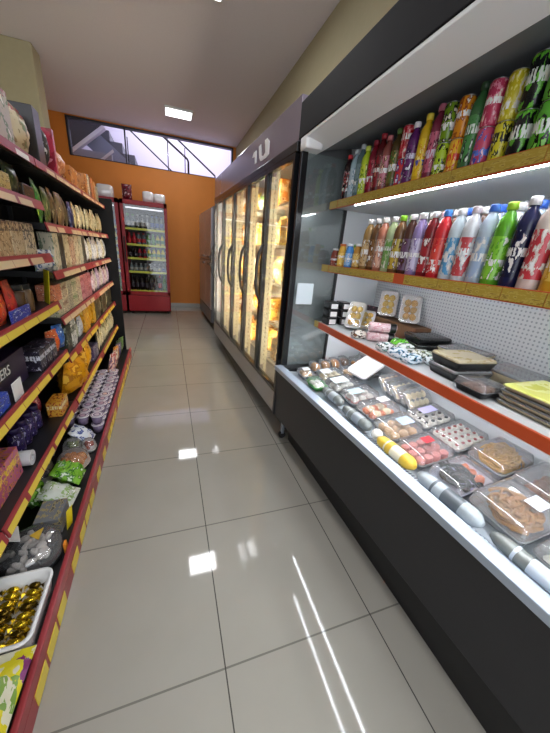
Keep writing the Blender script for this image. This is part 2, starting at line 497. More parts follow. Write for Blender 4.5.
for si, (z, h, row) in enumerate(RS):
    for i, (bm_, wm, cm, d) in enumerate(row):
        for fx, fn in ((RF1, 'open-view red fridge'), (RF1 - .83, 'half-hidden red fridge')):
            if fx < RF1 and i < 5: continue
            o = link('drink_bottle', cached(('drink', h, .036), drink_mesh(h, .036)), [bm_, cm, wm], None, (fx + .10 + i * .0845, 6.6 + .16, z + .0005))
            tag(o, '%s, %s from handle side, %s shelf of the %s' % (d, ORD[i], SHN[si], fn), 'bottle', 'drinks in the %s' % fn)
        if RF1 and si in (0, 4):
            o = link('drink_bottle', cached(('drink', h, .036), drink_mesh(h, .036)), [bm_, cm, wm], None, (RF1 + .10 + i * .0845, 6.6 + .26, z + .0005))
            tag(o, '%s, %s in the back row, %s shelf of the open-view red fridge' % (d, ORD[i], SHN[si]), 'bottle', 'back row drinks in the red fridge')

# packs on top of the red fridges
M_wrapw = film('shrink_wrap', refl=.3, opac=.6, body='fbfafd')


def wrapped_pack(loc, w, d, h, colm, lab, nm='paper_pack'):
    t = thing(nm, loc, 0, lab, 'pack', 'packs on top of the red fridges')
    part('contents', MB().rrect(w * .9, d * .9, .03, [(-.004, 0), (0, .008), (0, h * .9), (-.02, h * .93)], 0, 3), colm, t)
    part('wrap', MB().rrect(w, d, .045, [(-.02, 0.0), (0, .02), (.003, h * .5), (0, h * .92), (-.03, h), (-.06, h * 1.03)], 0, 4), M_wrapw, t)
    return t


TOPZ = 2.0705
wrapped_pack((-.30, 6.86, TOPZ), .19, .22, .19, pk('e8e6ee', '8c86b0', 'f4f2f6', 4), 'shrink-wrapped white paper pack, centre of the red fridge top')
wrapped_pack((.03 - .13, 6.84, TOPZ), .20, .2, .17, pk('e6e8ec', '9fb2a6', 'f6f6f8', 4), 'shrink-wrapped white paper pack at the outer corner of the red fridge top')
wrapped_pack((-1.02, 6.86, TOPZ), .26, .24, .21, pk('ecebf2', 'd8d6e6', 'ffffff', 3), 'white wrapped roll pack on the half-hidden red fridge')
o = part('carton', MB().bx(-.13, .13, -.1, .1, 0, .11).bx(-.125, .125, -.1, .1, .112, .22), pk('7e8a6a', 'cfd2c0', '4e5a44', 3, band='d8dccc'), None, (-1.32, 6.80, TOPZ), bevel=.004)
tag(o, 'green and white carton pair stacked beside the white roll pack on the red fridge', 'carton')
o = part('snack_pouch', MB().pouch(.17, .27, .12, wr=.05), pk('6a1024', '2c1018', 'd8b8c0', 4), None, (-.66, 6.84, TOPZ))
tag(o, 'dark red standing bag with pale marks above the red fridge handle', 'bag')

# ================================================================== STAINLESS UPRIGHT FREEZER
t = thing('steel_freezer', (.69, 5.35, 0), .039, 'stainless steel upright freezer standing between glass door freezers and orange wall', 'freezer')
M_ss = mat('brushed_steel', 'c2c0c4', .3, .75, noise=.05, nscale=9)
M_ssd = mat('dull_steel', '7d8084', .35, .8)
b_ = MB(); b_.bx(.03, .66, 0, 1.45, .10, 2.0); part('cabinet', b_, M_ssd, t, bevel=.006)
for i in range(2):
    for (z0, z1) in ((.34, 1.16), (1.18, 1.97)):
        d_ = part('door', MB().bx(0, .035, .02 + i * .71, .72 + i * .71, z0, z1), M_ss, t, bevel=.006)
        hz = z1 - .05 if z0 < 1 else z0 + .05
        part('handle', MB().bx(-.018, .002, .06 + i * .71, .34 + i * .71, hz - .02, hz + .02), M_ssd, d_, bevel=.006)
part('vent_panel', MB().bx(.005, .035, .02, 1.43, .11, .32), M_ssd, t, bevel=.004)
for x in (.1, .58):
    for y in (.08, 1.37): part('foot', MB().lathe([(.022, 0), (.026, .03), (.022, .10)], 10, c=(x, y)), M_black, t)

# ================================================================== GLASS DOOR FREEZER ROW (local y runs down the aisle)
FZ = thing('display_freezer', (.745, 1.935, 0), .0486, 'long upright display freezer with five black framed glass doors and warm light', 'freezer')
FL, FD, NB = 2.55, .66, 5
M_cab = mat('freezer_shell', '9a9a9c', .3, .6)
M_cream_in = mat('freezer_lining', 'f2ead6', .45)
M_hdr = mat('freezer_header', '857a88', .2, coat=.4)
sh = MB()
sh.bx(.04, FD, -.0, .03, .18, 2.2).bx(.04, FD, FL - .03, FL, .18, 2.2).bx(.04, FD, .03, FL - .03, 1.99, 2.2).bx(.04, FD, .03, FL - .03, .18, .30)
part('cabinet', sh, M_cab, FZ)
part('lining', MB().bx(FD - .06, FD - .03, .03, FL - .03, .30, 1.99).bx(FD - .03, FD, .0, FL, .18, 2.2), M_cream_in, FZ)
part('sill', MB().bx(0, .045, 0, FL, .18, .355), mat('sill_grey', 'a7a6a6', .35, .3), FZ, bevel=.006)
part('kick_panel', MB().bx(.125, .15, .02, FL, .0, .18), M_black, FZ)
part('top_rail', MB().bx(-.004, .05, 0, FL, 1.935, 1.985), M_blackgloss, FZ, bevel=.004)
hd = part('header', MB().bx(0.0, .04, 0, FL, 1.985, 2.205), M_hdr, FZ, bevel=.004)
# white emblem strokes on the header (blurred letter shapes)
M_emb = mat('white_emblem', 'f2f3f7', .4)


def strokes(mb, polys, x, zs=None):
    for P in polys:
        if zs: P = [(y, 2.018 + (z - 2.025) * zs) for y, z in P]
        n_ = len(P)
        mb.add([(x, y, z) for y, z in P] + [(x - .004, y, z) for y, z in P],
               [tuple(range(n_)), tuple(reversed(range(n_, 2 * n_)))] + [(i, i + n_, (i + 1) % n_ + n_, (i + 1) % n_) for i in range(n_)])
    return mb


em = strokes(MB(), [[(.90, 2.125), (.86, 2.165), (.80, 2.165), (.79, 2.045), (.825, 2.045), (.835, 2.12)],
                    [(.74, 2.18), (.69, 2.185), (.67, 2.08), (.62, 2.055), (.62, 2.025), (.68, 2.03), (.715, 2.07)],
                    [(.60, 2.19), (.55, 2.19), (.50, 2.15), (.50, 2.04), (.56, 2.025), (.62, 2.028), (.615, 2.058), (.575, 2.08), (.585, 2.14)]], -.0005, .72)
part('emblem', em, M_emb, hd, label='white curved emblem strokes')
M_wire = mat('white_wire', 'd8d2c0', .4, .3)
M_tube = mat('warm_tube', 'fff3da', .5, emit=WARM_E)
M_tubew = mat('cool_tube', 'fff8e8', .5, emit=WARM_E * 1.5)
M_perf = mat('slotted_upright', 'd9cfae', .4)
SHZ = (.47, .80, 1.12, 1.43, 1.72)
BW = (FL - .03) / NB
for k in range(NB):
    y0 = .015 + k * BW; y1 = y0 + BW
    fr = MB(); e = .026
    fr.bx(-.004, .034, y0 + .002, y0 + e, .358, 1.934).bx(-.004, .034, y1 - e, y1 - .002, .358, 1.934)
    fr.bx(-.004, .034, y0 + e, y1 - e, .358, .39).bx(-.004, .034, y0 + e, y1 - e, 1.905, 1.934)
    do = part('door', fr, M_blackgloss, FZ)
    part('pane', MB().bx(.008, .014, y0 + e, y1 - e, .39, 1.905), M_glass, do)
    hy = y1 - .02
    part('handle', MB().tube([(-.002, hy, .98), (-.032, hy, 1.04), (-.046, hy, 1.14), (-.046, hy, 1.26), (-.032, hy, 1.36), (-.002, hy, 1.42)], .013), M_black, do)
    part('light_tube', MB().tube([(.06, y0 + .022, .42), (.06, y0 + .022, 1.88)], .009), M_tubew if k == NB - 1 else M_tube, FZ)
    part('tube_cover', MB().bx(.035, .095, y0 + .004, y0 + .010, .40, 1.90), M_perf, FZ)
    up = MB(); up.bx(.075, .10, y1 - .012, y1 + .004, .31, 1.98)
    for q in range(38): up.bx(.072, .0755, y1 - .008, y1, .36 + q * .042, .375 + q * .042, 1)
    part('upright', up, [M_perf, M_black], FZ)
    for z in SHZ:
        s_ = MB()
        s_.bx(.10, .11, y0 + .02, y1 - .02, z - .012, z)
        for q in range(9): s_.bx(.11, FD - .07, y0 + .03 + q * .053, y0 + .036 + q * .053, z - .008, z - .002)
        part('wire_shelf', s_, M_wire, FZ)
for y in (.2, 1.25, 2.3): part('foot', MB().lathe([(.025, 0), (.025, .18)], 10, c=(.3, y)), M_black, FZ)

FC, FS = math.cos(.0486), math.sin(.0486)


def fzw(x, y, z): return (.745 + x * FC - y * FS, 1.935 + x * FS + y * FC, z)


FP = [('f0dc9a', 'd8a83a', 'fff4d2', 'pale yellow'), ('e8b552', 'a8641c', 'f6e2ae', 'golden'), ('f2eee2', 'c9b98a', '8a7a4a', 'cream white'),
      ('d9822e', 'f0c98a', '7c3a12', 'orange brown'), ('e9e9ee', '6f9a4e', 'f7f7f7', 'white and green'), ('c8a05a', '6a4520', 'efe0b8', 'tan'), ('f1d23c', 'b5501e', 'fff2c0', 'bright yellow')]
RKN = ['lowest', 'second', 'middle', 'fourth', 'top']
DRN = ['first', 'second', 'third', 'fourth', 'last']
rnd = random.Random(5)
for k in range(NB):
    for si, z in enumerate(SHZ):
        cols_ = rnd.sample(range(len(FP)), 3)
        for i in range(3):
            c1, c2, c3, dn = FP[cols_[i]]
            yy = .015 + k * BW + .105 + i * .155
            h = min(rnd.uniform(.17, .24), .24)
            mtl = pk(c1, c2, c3, 3.2, band=c3 if i % 2 else c2)
            if (i + si + k) % 3 == 2:
                o = link('frozen_food_box', cached(('frozen_box', 1), lambda: MB().bx(-.066, .066, 0, .26, 0, .19), .004), mtl, None, fzw(.13, yy, z + .001), (0, 0, -PI / 2 + .0486))
                nm_ = 'box'
            else:
                o = link('frozen_food_bag', cached(('frozen_bag', int(h * 50)), lambda: MB().pouch(.14, h, .10, wr=.05)), mtl, None, fzw(.20, yy, z + .001), (0, 0, -PI / 2 + .0486 + rnd.uniform(-.12, .12)))
                nm_ = 'bag'
            tag(o, '%s frozen food %s, %s on the %s rack behind the %s freezer door' % (dn, nm_, ORD[i], RKN[si], DRN[k]), nm_, 'frozen food behind the glass doors')

# ================================================================== SNACK SHELVING (slightly turned)
GA = .0155
GC, GS = math.cos(GA), math.sin(GA)


def G(x, y, z):   # shelving-local (x across, y along) to world
    return (x * GC - (y - 1) * GS, 1 + x * GS + (y - 1) * GC, z)


GT = thing('snack_shelving', (0, 1, 0), GA, 'long black snack shelving with red price rails along the aisle', 'shelving')
XF, XB = -.57, -1.05       # shelf front, back panel
YE = 3.95                  # end towards the red fridges


def GY(y): return y - 1


M_shelf = mat('black_shelf', '18181a', .4)
part('back_panel', MB().bx(XB - .03, XB, GY(-.02), GY(YE), 0, 1.70), M_blackmatte, GT)
part('end_panel', MB().bx(XB - .03, -.49, GY(YE), GY(YE) + .03, 0, 1.765), mat('deep_black_panel', '0c0c0e', .5, spec=.25), GT, bevel=.004)
for yb in (.0, .98, 1.96, 2.93):
    part('upright', MB().bx(XB + .001, XB + .03, GY(yb) - .015, GY(yb) + .015, .10, 1.72), M_black, GT)
bs = MB(); bs.bx(XB, -.45, GY(-.02), GY(YE), .0, .095)
part('base_deck', bs, M_shelf, GT)


def price_rail(x, y0, y1, z, parent, hgt=.042, tags=None, tagw=.075, seed=0, tilt=.012):
    r = MB()
    r.hexa([(x + tilt + .006, y0, z - hgt + .006), (x + tilt + .006, y1, z - hgt + .006), (x + tilt, y1, z - hgt + .006), (x + tilt, y0, z - hgt + .006),
            (x + .006, y0, z + .006), (x + .006, y1, z + .006), (x, y1, z + .006), (x, y0, z + .006)], 0)
    rr = random.Random(seed); y = y0 + .01
    while y + tagw < y1:
        if rr.random() < .92:
            a = .34; b2 = .97
            zz0 = z + .006 - hgt * b2; zz1 = z + .006 - hgt * a
            x0 = x + .0065 + tilt * b2; x1 = x + .0065 + tilt * a
            r.add([(x0, y, zz0), (x0, y + tagw, zz0), (x1, y + tagw, zz1), (x1, y, zz1)], [(0, 1, 2, 3)], 1)
        y += tagw + rr.choice((.003, .006, .03))
    return part('price_rail', r, [M_red, tags or M_yellow], parent)


bd = MB(); bd.bx(-.455, -.435, GY(-.02), GY(YE), .075, .125)
br = part('base_rail', bd, M_red, GT, bevel=.005)
rr = random.Random(3); y = 0.1
while y < 3.8:
    part('price_tag', MB().bx(-.4362, -.4335, GY(y), GY(y) + .09, .012, .068), M_yellow, br); y += rr.choice((.11, .11, .14, .2))
part('price_tag_strip', MB().bx(-.45, -.4365, GY(-.02), GY(YE), .002, .072), M_red, GT)
SHELF = {}
for bi, (y0, y1) in enumerate(((0, .975), (.985, 1.955), (1.965, 2.925), (2.935, 3.945))):
    zs = (1.505, 1.265, 1.02, .74, .41) if bi < 2 else (1.412, 1.172, .922, .69, .41)
    for zi, z in enumerate(zs):
        s_ = part('shelf', MB().bx(XB, XF, GY(y0), GY(y1), z - .03, z), M_shelf, GT)
        price_rail(XF, GY(y0), GY(y1), z, s_, seed=bi * 7 + zi, tags=M_yellow if (bi < 2 and zi > 1) or zi > 2 else M_cream, tagw=.15 if bi < 2 else .13)
    s_ = part('shelf', MB().bx(XB, XF, GY(y0), GY(y1), 1.655, 1.695), M_shelf, GT)
    price_rail(XF, GY(y0), GY(y1), 1.69, s_, .035, M_paper if bi < 2 else M_cream, .14, bi + 50, .004)

BAYN = {1: 'near bay', 2: 'middle bay', 3: 'end bay'}
LEVN = ['top row', 'second row', 'third row', 'fourth row', 'fifth row']


def put_pouch(mtl, w, h, d, seed):
    key = ('pouch', round(w, 3), round(h, 3), round(d, 3))
    return 'snack_pouch', cached(key, lambda: MB().pouch(w, h, d, wr=.04, seed=seed)), mtl


def put_box(mtl, w, h, d):
    key = ('pack_box', round(w, 3), round(h, 3), round(d, 3))
    return 'snack_box', cached(key, lambda: MB().bx(-w / 2, w / 2, -d / 2, d / 2, 0, h), .003), mtl


def shelf_item(kind, mtl, w, h, d, y, z, lab, grp, xf=XF, lean=0., back=0., yaw=0., name=None):
    seed = int(y * 100)
    p = G(xf - .012 - back - d / 2, y, z + .0008)
    cat = {'pouch': 'bag', 'box': 'box', 'jar': 'jar', 'tub': 'tub'}[kind]
    if kind == 'pouch':
        n_, me, mm = put_pouch(mtl, w, h, d, seed)
        o = link(name or n_, me, mm, None, p, (lean, 0, PI / 2 + GA + yaw)); tag(o, lab, cat, grp)
    elif kind == 'box':
        n_, me, mm = put_box(mtl, w, h, d)
        o = link(name or n_, me, mm, None, p, (lean, 0, PI / 2 + GA + yaw)); tag(o, lab, cat, grp)
    elif kind == 'jar':
        o = thing(name or 'jar', p, PI / 2 + GA, lab, cat, grp); r = w / 2
        link('body', cached(('jar', r, h), lambda: MB().lathe([(r * .92, 0), (r, .008), (r, h * .72), (r * .8, h * .82)], 14)), mtl, o)
        link('lid', cached(('jarlid', r, h), lambda: MB().lathe([(r * .86, h * .82), (r * .86, h * .98), (r * .8, h)], 14)), M_black, o)
    return o


def row(bi, zi, y0, y1, items, z, n=None, step=None):
    """items: list of (kind, w, h, d, material, description); repeated evenly from y0 to y1"""
    y = y0; i = 0; grp = 'snacks on the %s of the %s' % (LEVN[zi], BAYN[bi])
    while True:
        kind, w, h, d, mtl, desc = items[i % len(items)] if n is None else items[min(i, len(items) - 1)]
        if y + w > y1 + .001: break
        hh = h
        lab = '%s, %s along %s of %s, snack shelving' % (desc, ORD[i], LEVN[zi], BAYN[bi])
        fl = kind == 'pouch'
        shelf_item(kind, mtl, w * (.94 if fl else 1), hh * ((1, .95, .98)[i % 3] if fl else 1), d * (.62 if fl else 1), y + w / 2, z, lab, grp, yaw=(.16, .05, .12, -.02)[i % 4] if fl else 0, lean=(-.06, -.02)[i % 2] if fl else 0)
        y += w + (step or .006); i += 1
        if i >= len(ORD): break


# --- near bay
row(1, 0, 1.30, 1.97, [('pouch', .10, .14, .06, pk('2e5fb8', '1c3c86', 'd9e4f2', 3), 'blue snack bag'), ('box', .14, .075, .10, pk('d8c98c', 'a88a48', 'f0e8c0', 5), 'low cream box'),
                        ('box', .13, .07, .10, pk('cdb878', '8a6f38', 'efe2b8', 5), 'low tan box'), ('pouch', .12, .12, .07, pk('2b3a24', '161c14', '6a7a3a', 4), 'dark green bag'), ('box', .13, .06, .1, pk('3a2c20', '1c1612', '8a7048', 5), 'dark brown box')], 1.505)
row(1, 1, 1.20, 1.955, [('box', .125, .135, .12, pk('cbb794', '9a8058', 'e8dcc0', 4, band='4a3020', lo=.72, hi=1.1), 'cream and brown carton'), ('box', .12, .135, .12, pk('d2c3a4', '5a5048', 'e9dfc8', 3, band='3a2820', lo=.74, hi=1.1), 'pale carton with dark seal'),
                        ('box', .125, .13, .12, pk('c4a880', '86643c', 'e4d2ac', 4, band='4e3424', lo=.72, hi=1.1), 'tan and brown carton')], 1.265)
row(1, 2, 1.22, 1.80, [('pouch', .11, .155, .07, pk('c8321e', '8a1a14', 'f0883a', 3, band='f2d8b0'), 'orange red snack bag'), ('pouch', .11, .15, .07, pk('d8481e', 'a01c18', 'f2a03a', 3), 'orange snack bag'), ('pouch', .10, .16, .06, pk('b82420', '7c1214', 'e86a3a', 3), 'red snack bag'),
                        ('jar', .075, .13, .075, mat('brown_jar', '4a3320', .25), 'dark brown jar'), ('jar', .075, .125, .075, mat('brown_jar2', '57402a', .25), 'brown jar')], 1.02)
o = part('price_sign', MB().bx(-.05, .05, -.001, .001, 0, .17), mat('yellow_card', 'f0d818', .45), None, G(XF - .03, 1.90, 1.021), (0.12, 0, PI / 2 + GA + .5)); rest(o, 1.02)
tag(o, 'plain bright yellow price card at the end of the near bay third row', 'price sign')
o = part('promo_strip', MB().bx(-.09, .09, -.004, .004, 0, .05), pk('2b3fae', '1a2878', 'd8e0f4', 6), None, G(XF - .006, 1.50, 1.021), (0, 0, PI / 2 + GA))
tag(o, 'blue card strip standing before the orange red snack bags', 'card')
# fourth row: dark violet chocolate display box with lettering
M_vio = mat('violet_box', '2a1c3c', .3, noise=.2, nscale=9)
BX = thing('chocolate_box', G(XF - .09, 1.34, .741), PI / 2 + GA, 'dark violet chocolate box with white lettering, near bay fourth row', 'box')
part('carton', MB().bx(-.22, .22, -.04, .16, 0, .145), M_vio, BX, bevel=.002)
plq = part('name_plaque', MB().bx(-.20, .07, -.0425, -.0402, .072, .128), mat('plaque_dark', '17131f', .3), BX)
tcv = bpy.data.curves.new('lettering', 'FONT'); tcv.body = 'SNICKERS'; tcv.size = .055; tcv.align_x = 'RIGHT'; tcv.extrude = .0008; tcv.shear = .15
tob = bpy.data.objects.new('tmp_lettering', tcv); COL.objects.link(tob)
bpy.context.view_layer.update()
tme = bpy.data.meshes.new_from_object(tob.evaluated_get(bpy.context.evaluated_depsgraph_get()))
bpy.data.objects.remove(tob)
tme.materials.clear(); tme.materials.append(None)
link('lettering', tme, M_paper, plq, (.062, -.0435, .081), (PI / 2, 0, 0))
o = part('price_card', MB().bx(-.04, .04, -.001, .001, 0, .075), M_paper, None, G(XF - .008, 1.335, .741), (0, 0, PI / 2 + GA)); tag(o, 'white blank price card standing before the dark violet chocolate box', 'price card')
shelf_item('box', pk('2d4cb8', '1a2c70', 'b8c8ec', 4), .13, .06, .03, 1.205, .741, 'blue chocolate box before the dark violet box', None)
for i in range(3):
    shelf_item('box', pk('241f2c', '4a4256', 'cfd0da', 4, band='d8d8e2'), .075, .10, .09, 1.65 + i * .085, .741, 'small dark box with clear window, %s after the violet display box' % ORD[i], 'small dark boxes, near bay')
shelf_item('pouch', pk('d8662a', 'a8381c', 'f2d0a0', 4), .09, .13, .06, 1.90, .741, 'orange bag at the end of the near bay fourth row', None, yaw=-.3)
shelf_item('pouch', pk('2f6fc4', '1b4488', 'bcd6f0', 4), .09, .14, .05, 1.99, .741, 'blue pointed bag where near bay meets middle bay', None, yaw=-.3)
# fifth row, near bay
for i in range(4):
    t_ = thing('purple_jar', G(XF - .11, 1.45 + i * .072, .4108), 0, 'small dark purple jar, %s along the near bay fifth row' % ORD[i], 'jar', 'purple jars, near bay')
    link('body', cached(('pj', 1), lambda: MB().lathe([(.026, 0), (.031, .01), (.031, .09), (.022, .105)], 14)), pk('3a2a68', '191230', 'b8b4dc', 4), t_)
    link('lid', cached(('pjl', 1), lambda: MB().lathe([(.025, .105), (.025, .128), (.022, .131)], 14)), mat('violet_lid', '2a1c4a', .3), t_)
for i, (y, z0, c) in enumerate(((1.24, .4108, ('c4668e', 'd88a3a', '3d2c66')), (1.12, .4108, ('b8527c', 'e0a03a', '4a3470')), (1.00, .4108, ('c05a86', 'd89030', '5a3a6a')))):
    o = shelf_item('box', pk(*c, 4, band='f0d040'), .115, .13, .14, y, z0, 'pink candy box with purple art, %s from the white roll' % ORD[i], 'pink candy boxes', back=.03)
t_ = thing('ribbon_roll', G(XF - .05, 1.345, .411), PI / 2 + GA, 'white paper roll lying between pink box and purple jars', 'roll')
rr_ = MB()
for R0, zc in ((.032, 0),):
    ring = [[(r * math.cos(2 * PI * j / 20), y, .034 + r * math.sin(2 * PI * j / 20)) for j in range(20)] for r, y in ((.012, -.03), (.033, -.03), (.033, .03), (.012, .03), (.012, -.03))]
    rr_.rings(ring, 0, False, False, False)
part('roll', rr_, mat('grey_white_roll', 'c9c9cc', .5), t_)
shelf_item('box', pk('d8a23c', 'b84a1c', '40281a', 4, band='f2e2b0'), .13, .085, .07, 1.82, .411, 'orange and tan box, near bay fifth row end', None)
shelf_item('pouch', pk('b83a4a', '7a2030', 'e8c0c0', 4), .10, .14, .05, 1.77, .411, 'pinkish red bag behind the orange and tan box', None, back=.10)

# --- middle bay and end bay
row(2, 0, 1.98, 2.95, [('pouch', .11, .20, .06, pk('3f8a3a', '1e4a22', '9ccf5a', 2.5), 'green leaf pouch'), ('pouch', .11, .19, .06, pk('5a6a34', '2e3a1c', 'b8a878', 3), 'olive pouch'), ('pouch', .12, .20, .06, pk('6b5638', '3a2e1e', 'b09a70', 3), 'brown pouch'),
                        ('pouch', .12, .19, .06, pk('7a6448', '40321f', 'cbb894', 3), 'tan pouch'), ('pouch', .11, .19, .06, pk('54452e', '2a2218', '9a8560', 3), 'dark brown pouch'), ('pouch', .12, .17, .06, pk('232a5c', '12163a', '8a94c4', 3), 'navy pouch'),
                        ('pouch', .12, .18, .06, pk('cbb98c', '8a7448', 'efe6c8', 3), 'cream pouch'), ('pouch', .11, .18, .06, pk('d6caa6', '6a5a3a', 'f2ecd8', 3), 'pale pouch')], 1.412, n=1)
row(3, 0, 2.95, 3.93, [('pouch', .12, .185, .05, pk('d0c4a0', '93814f', 'f0ead4', 3), 'cream fan pouch'), ('pouch', .12, .18, .05, pk('c8bd9c', '7d7a4a', 'f2eedd', 3.4), 'pale striped pouch'), ('pouch', .12, .18, .05, pk('bfae84', '6f5f34', 'ebe2c4', 3), 'straw pouch')], 1.412)
row(2, 1, 2.10, 2.95, [('box', .10, .20, .07, pk('d6cfb8', '7c8a70', 'f0ecdf', 3), 'tall cream pack'), ('box', .09, .205, .07, pk('3c4038', '1e201c', '8a8f80', 3), 'tall charcoal pack'), ('box', .12, .20, .07, pk('ddd0ac', 'a08c5a', 'f4ecd4', 3), 'tall straw pack'),
                        ('box', .12, .19, .07, pk('cfa888', '8c5a44', 'ecdcc8', 3), 'rosy tan pack'), ('box', .12, .20, .07, pk('e0d6ba', '9a8658', 'f6f0e0', 3), 'light cream pack')], 1.172)
shelf_item('pouch', pk('e4e8ec', '3a5a9a', '7a9a6a', 3), .13, .11, .08, 2.03, 1.172, 'crumpled white and blue bag at start of middle bay second row', None, yaw=-.4)
row(3, 1, 2.96, 3.93, [('pouch', .10, .20, .06, pk('e8e8ea', 'b0b4c4', 'ffffff', 3), 'white pack'), ('pouch', .10, .195, .06, pk('ded8c4', 'a89c70', 'f4f0e4', 3), 'ivory pack'), ('pouch', .10, .20, .06, pk('e0e4ec', '8c98b8', 'f6f6fa', 3), 'blue white pack')], 1.172)
for tier in range(2):
    for i in range(8):
        y = 1.99 + i * .118
        c = [('c9c2a6', '6a8458', 'ece6d2', 'pale green'), ('d4c8a8', '8c6a54', 'f0e8d4', 'cream'), ('bdb89c', '5c5a4a', 'e8e4d0', 'grey cream')][i % 3] if i < 5 else ('cf8a94', '9a3648', 'f0d4d4', 'pink red')
        if i == 0 and tier == 1: c = ('d88a6a', 'a84a34', 'f2d0bc', 'salmon')
        shelf_item('box', pk(*c[:3], 4, band=c[1] if i % 2 else None), .11, .088, .09, y + .055, .922 + tier * .0895, '%s noodle pack, %s along %s layer of middle bay third row' % (c[3], ORD[i], 'upper' if tier else 'lower'), 'noodle packs, middle bay')
row(3, 2, 2.95, 3.93, [('pouch', .09, .185, .05, pk('cbb8d2', '7a5a94', 'f0e8f2', 3), 'lilac pack'), ('pouch', .09, .18, .05, pk('d8c4cc', '9a5a74', 'f2e6ea', 3), 'pinkish white pack'), ('pouch', .09, .185, .05, pk('dcd6d0', '8a8474', 'f4f0ec', 3), 'grey white pack')], .922)
row(2, 3, 2.06, 2.52, [('box', .10, .16, .07, pk('3a4034', '1c201a', 'a0a890', 3), 'dark green pack'), ('box', .11, .17, .07, pk('e2e2de', '4a5a4a', 'f4f4f0', 3, band='3a4a3a'), 'white pack with dark print'), ('pouch', .11, .15, .06, pk('cfd3c4', '6a7a58', 'eef0e6', 3), 'pale green pack'), ('pouch', .11, .14, .06, pk('c6c8d0', '7a7f92', 'eceef2', 3), 'silvery pack')], .69, n=1)
row(2, 3, 2.53, 2.95, [('box', .17, .19, .08, pk('e2a418', 'b87808', 'f6d468', 2.5), 'large yellow box'), ('pouch', .13, .19, .07, pk('e8b020', 'b06a10', 'f8dc80', 2.5), 'yellow pouch'), ('box', .10, .18, .06, pk('c8961c', '7a5410', 'f0cc60', 2.5), 'mustard box')], .69, n=1)
row(3, 3, 2.95, 3.93, [('box', .11, .19, .07, pk('4a4430', '221f16', 'c0b890', 3), 'dark olive pack'), ('box', .11, .185, .07, pk('5a5236', '2a2618', 'd0c8a0', 3), 'brown olive pack'), ('pouch', .10, .19, .06, pk('d8ceac', '968650', 'f0e8d0', 3), 'straw coloured pack')], .69)
row(3, 4, 2.95, 3.93, [('pouch', .11, .19, .06, pk('cfc7a4', '7a7448', 'eee8d2', 3), 'cream pack'), ('pouch', .11, .185, .06, pk('d8d0b0', '9a8a52', 'f4eeda', 3), 'straw pack'), ('pouch', .11, .19, .06, pk('c4bc9c', '5e6a44', 'e8e2cc', 3), 'greenish cream pack')], .41)
row(2, 4, 2.36, 2.95, [('pouch', .14, .21, .09, pk('dc9c14', 'a86808', 'f2c850', 2.2), 'golden snack bag'), ('pouch', .15, .22, .09, pk('e0a418', 'b06c0c', 'f6d060', 2.2), 'large golden bag'), ('box', .09, .12, .07, pk('4a3c66', '241c34', 'c0bcd0', 4), 'violet grey box'), ('box', .10, .11, .07, pk('6a6880', '2c2a3c', 'd4d4e0', 4), 'blue grey box')], .41, n=1)
o = part('snack_pouch', MB().pouch(.26, .24, .13, wr=.10, nu=14, nv=16), pk('d8980f', 'b87408', 'efc040', 2, foil=.25), None, G(XF - .045, 2.10, .4108), (.22, 0, PI / 2 + GA - .25))
tag(o, 'big crinkled golden bag leaning out over the fifth row price rail', 'bag')

# --- top of the shelving
TZ = 1.6958


def top_item(kind, mtl, w, h, d, y, lab, back=0., yaw=0., lean=0., name=None):
    return shelf_item(kind, mtl, w, h, d, y, TZ, lab, 'goods on top of the snack shelving', back=back, yaw=yaw, lean=lean, name=name)


top_item('box', pk('b8ae98', '5f7a4a', 'e4ddd0', 2.4, band='8c1c28', lo=.86, hi=1.2), .20, .19, .10, 1.72, 'red and green printed pack at the near end of shelving top')
top_item('pouch', pk('d6cbb0', '9a8a68', '6a8454', 2.6, band='a01c2c', lo=.78, hi=1.2), .25, .205, .10, 1.97, 'red topped cream and green food bag on the shelving top')
o = top_item('box', mat('black_ribbed_box', '2a2526', .3, noise=.3, nscale=40), .10, .25, .14, 2.17, 'tall black box on the shelving top beside the red topped bag')
o = top_item('pouch', pk('3c3c40', '202024', 'b8babe', 5), .13, .235, .10, 2.30, 'grey and black ribbed bag on the shelving top')
o = top_item('box', pk('b03048', '8a1c30', 'd88a98', 1.5), .035, .235, .20, 2.43, 'thin red and pink folder standing on the shelving top')
o = top_item('pouch', pk('c88a64', 'a8603c', 'd8b0a4', 2), .20, .185, .14, 2.59, 'crinkled orange brown bag on the shelving top')
o = top_item('box', pk('c07a3a', '8a4a1c', 'd8a878', 2), .20, .12, .12, 2.83, 'low orange carton on the shelving top, next to crinkled bag')
for i, (c, w, dn) in enumerate(((('c47a2a', '9a5418', 'e8b070'), .07, 'orange'), (('e0d8c0', '3a3a3a', 'f2eee2'), .06, 'white and black'), (('6a3a1c', '3a1e10', 'b8763a'), .05, 'brown'), (('b8662a', '8a4418', 'e09850'), .09, 'rust'), (('c0803c', '90541c', 'e4b478'), .09, 'amber'))):
    top_item('box', pk(*c, 3), w, .16 + .01 * (i % 2), .13, 3.22 + sum([.07, .06, .05, .09, .09][:i]) * 1.25 + w / 2, '%s carton, %s of the upright cartons at the far top of shelving' % (dn, ORD[i]))
top_item('box', pk('8a8a64', 'cfcab0', '5a5c40', 3), .14, .15, .14, 3.82, 'green and cream carton at the shelving end post', back=.02)

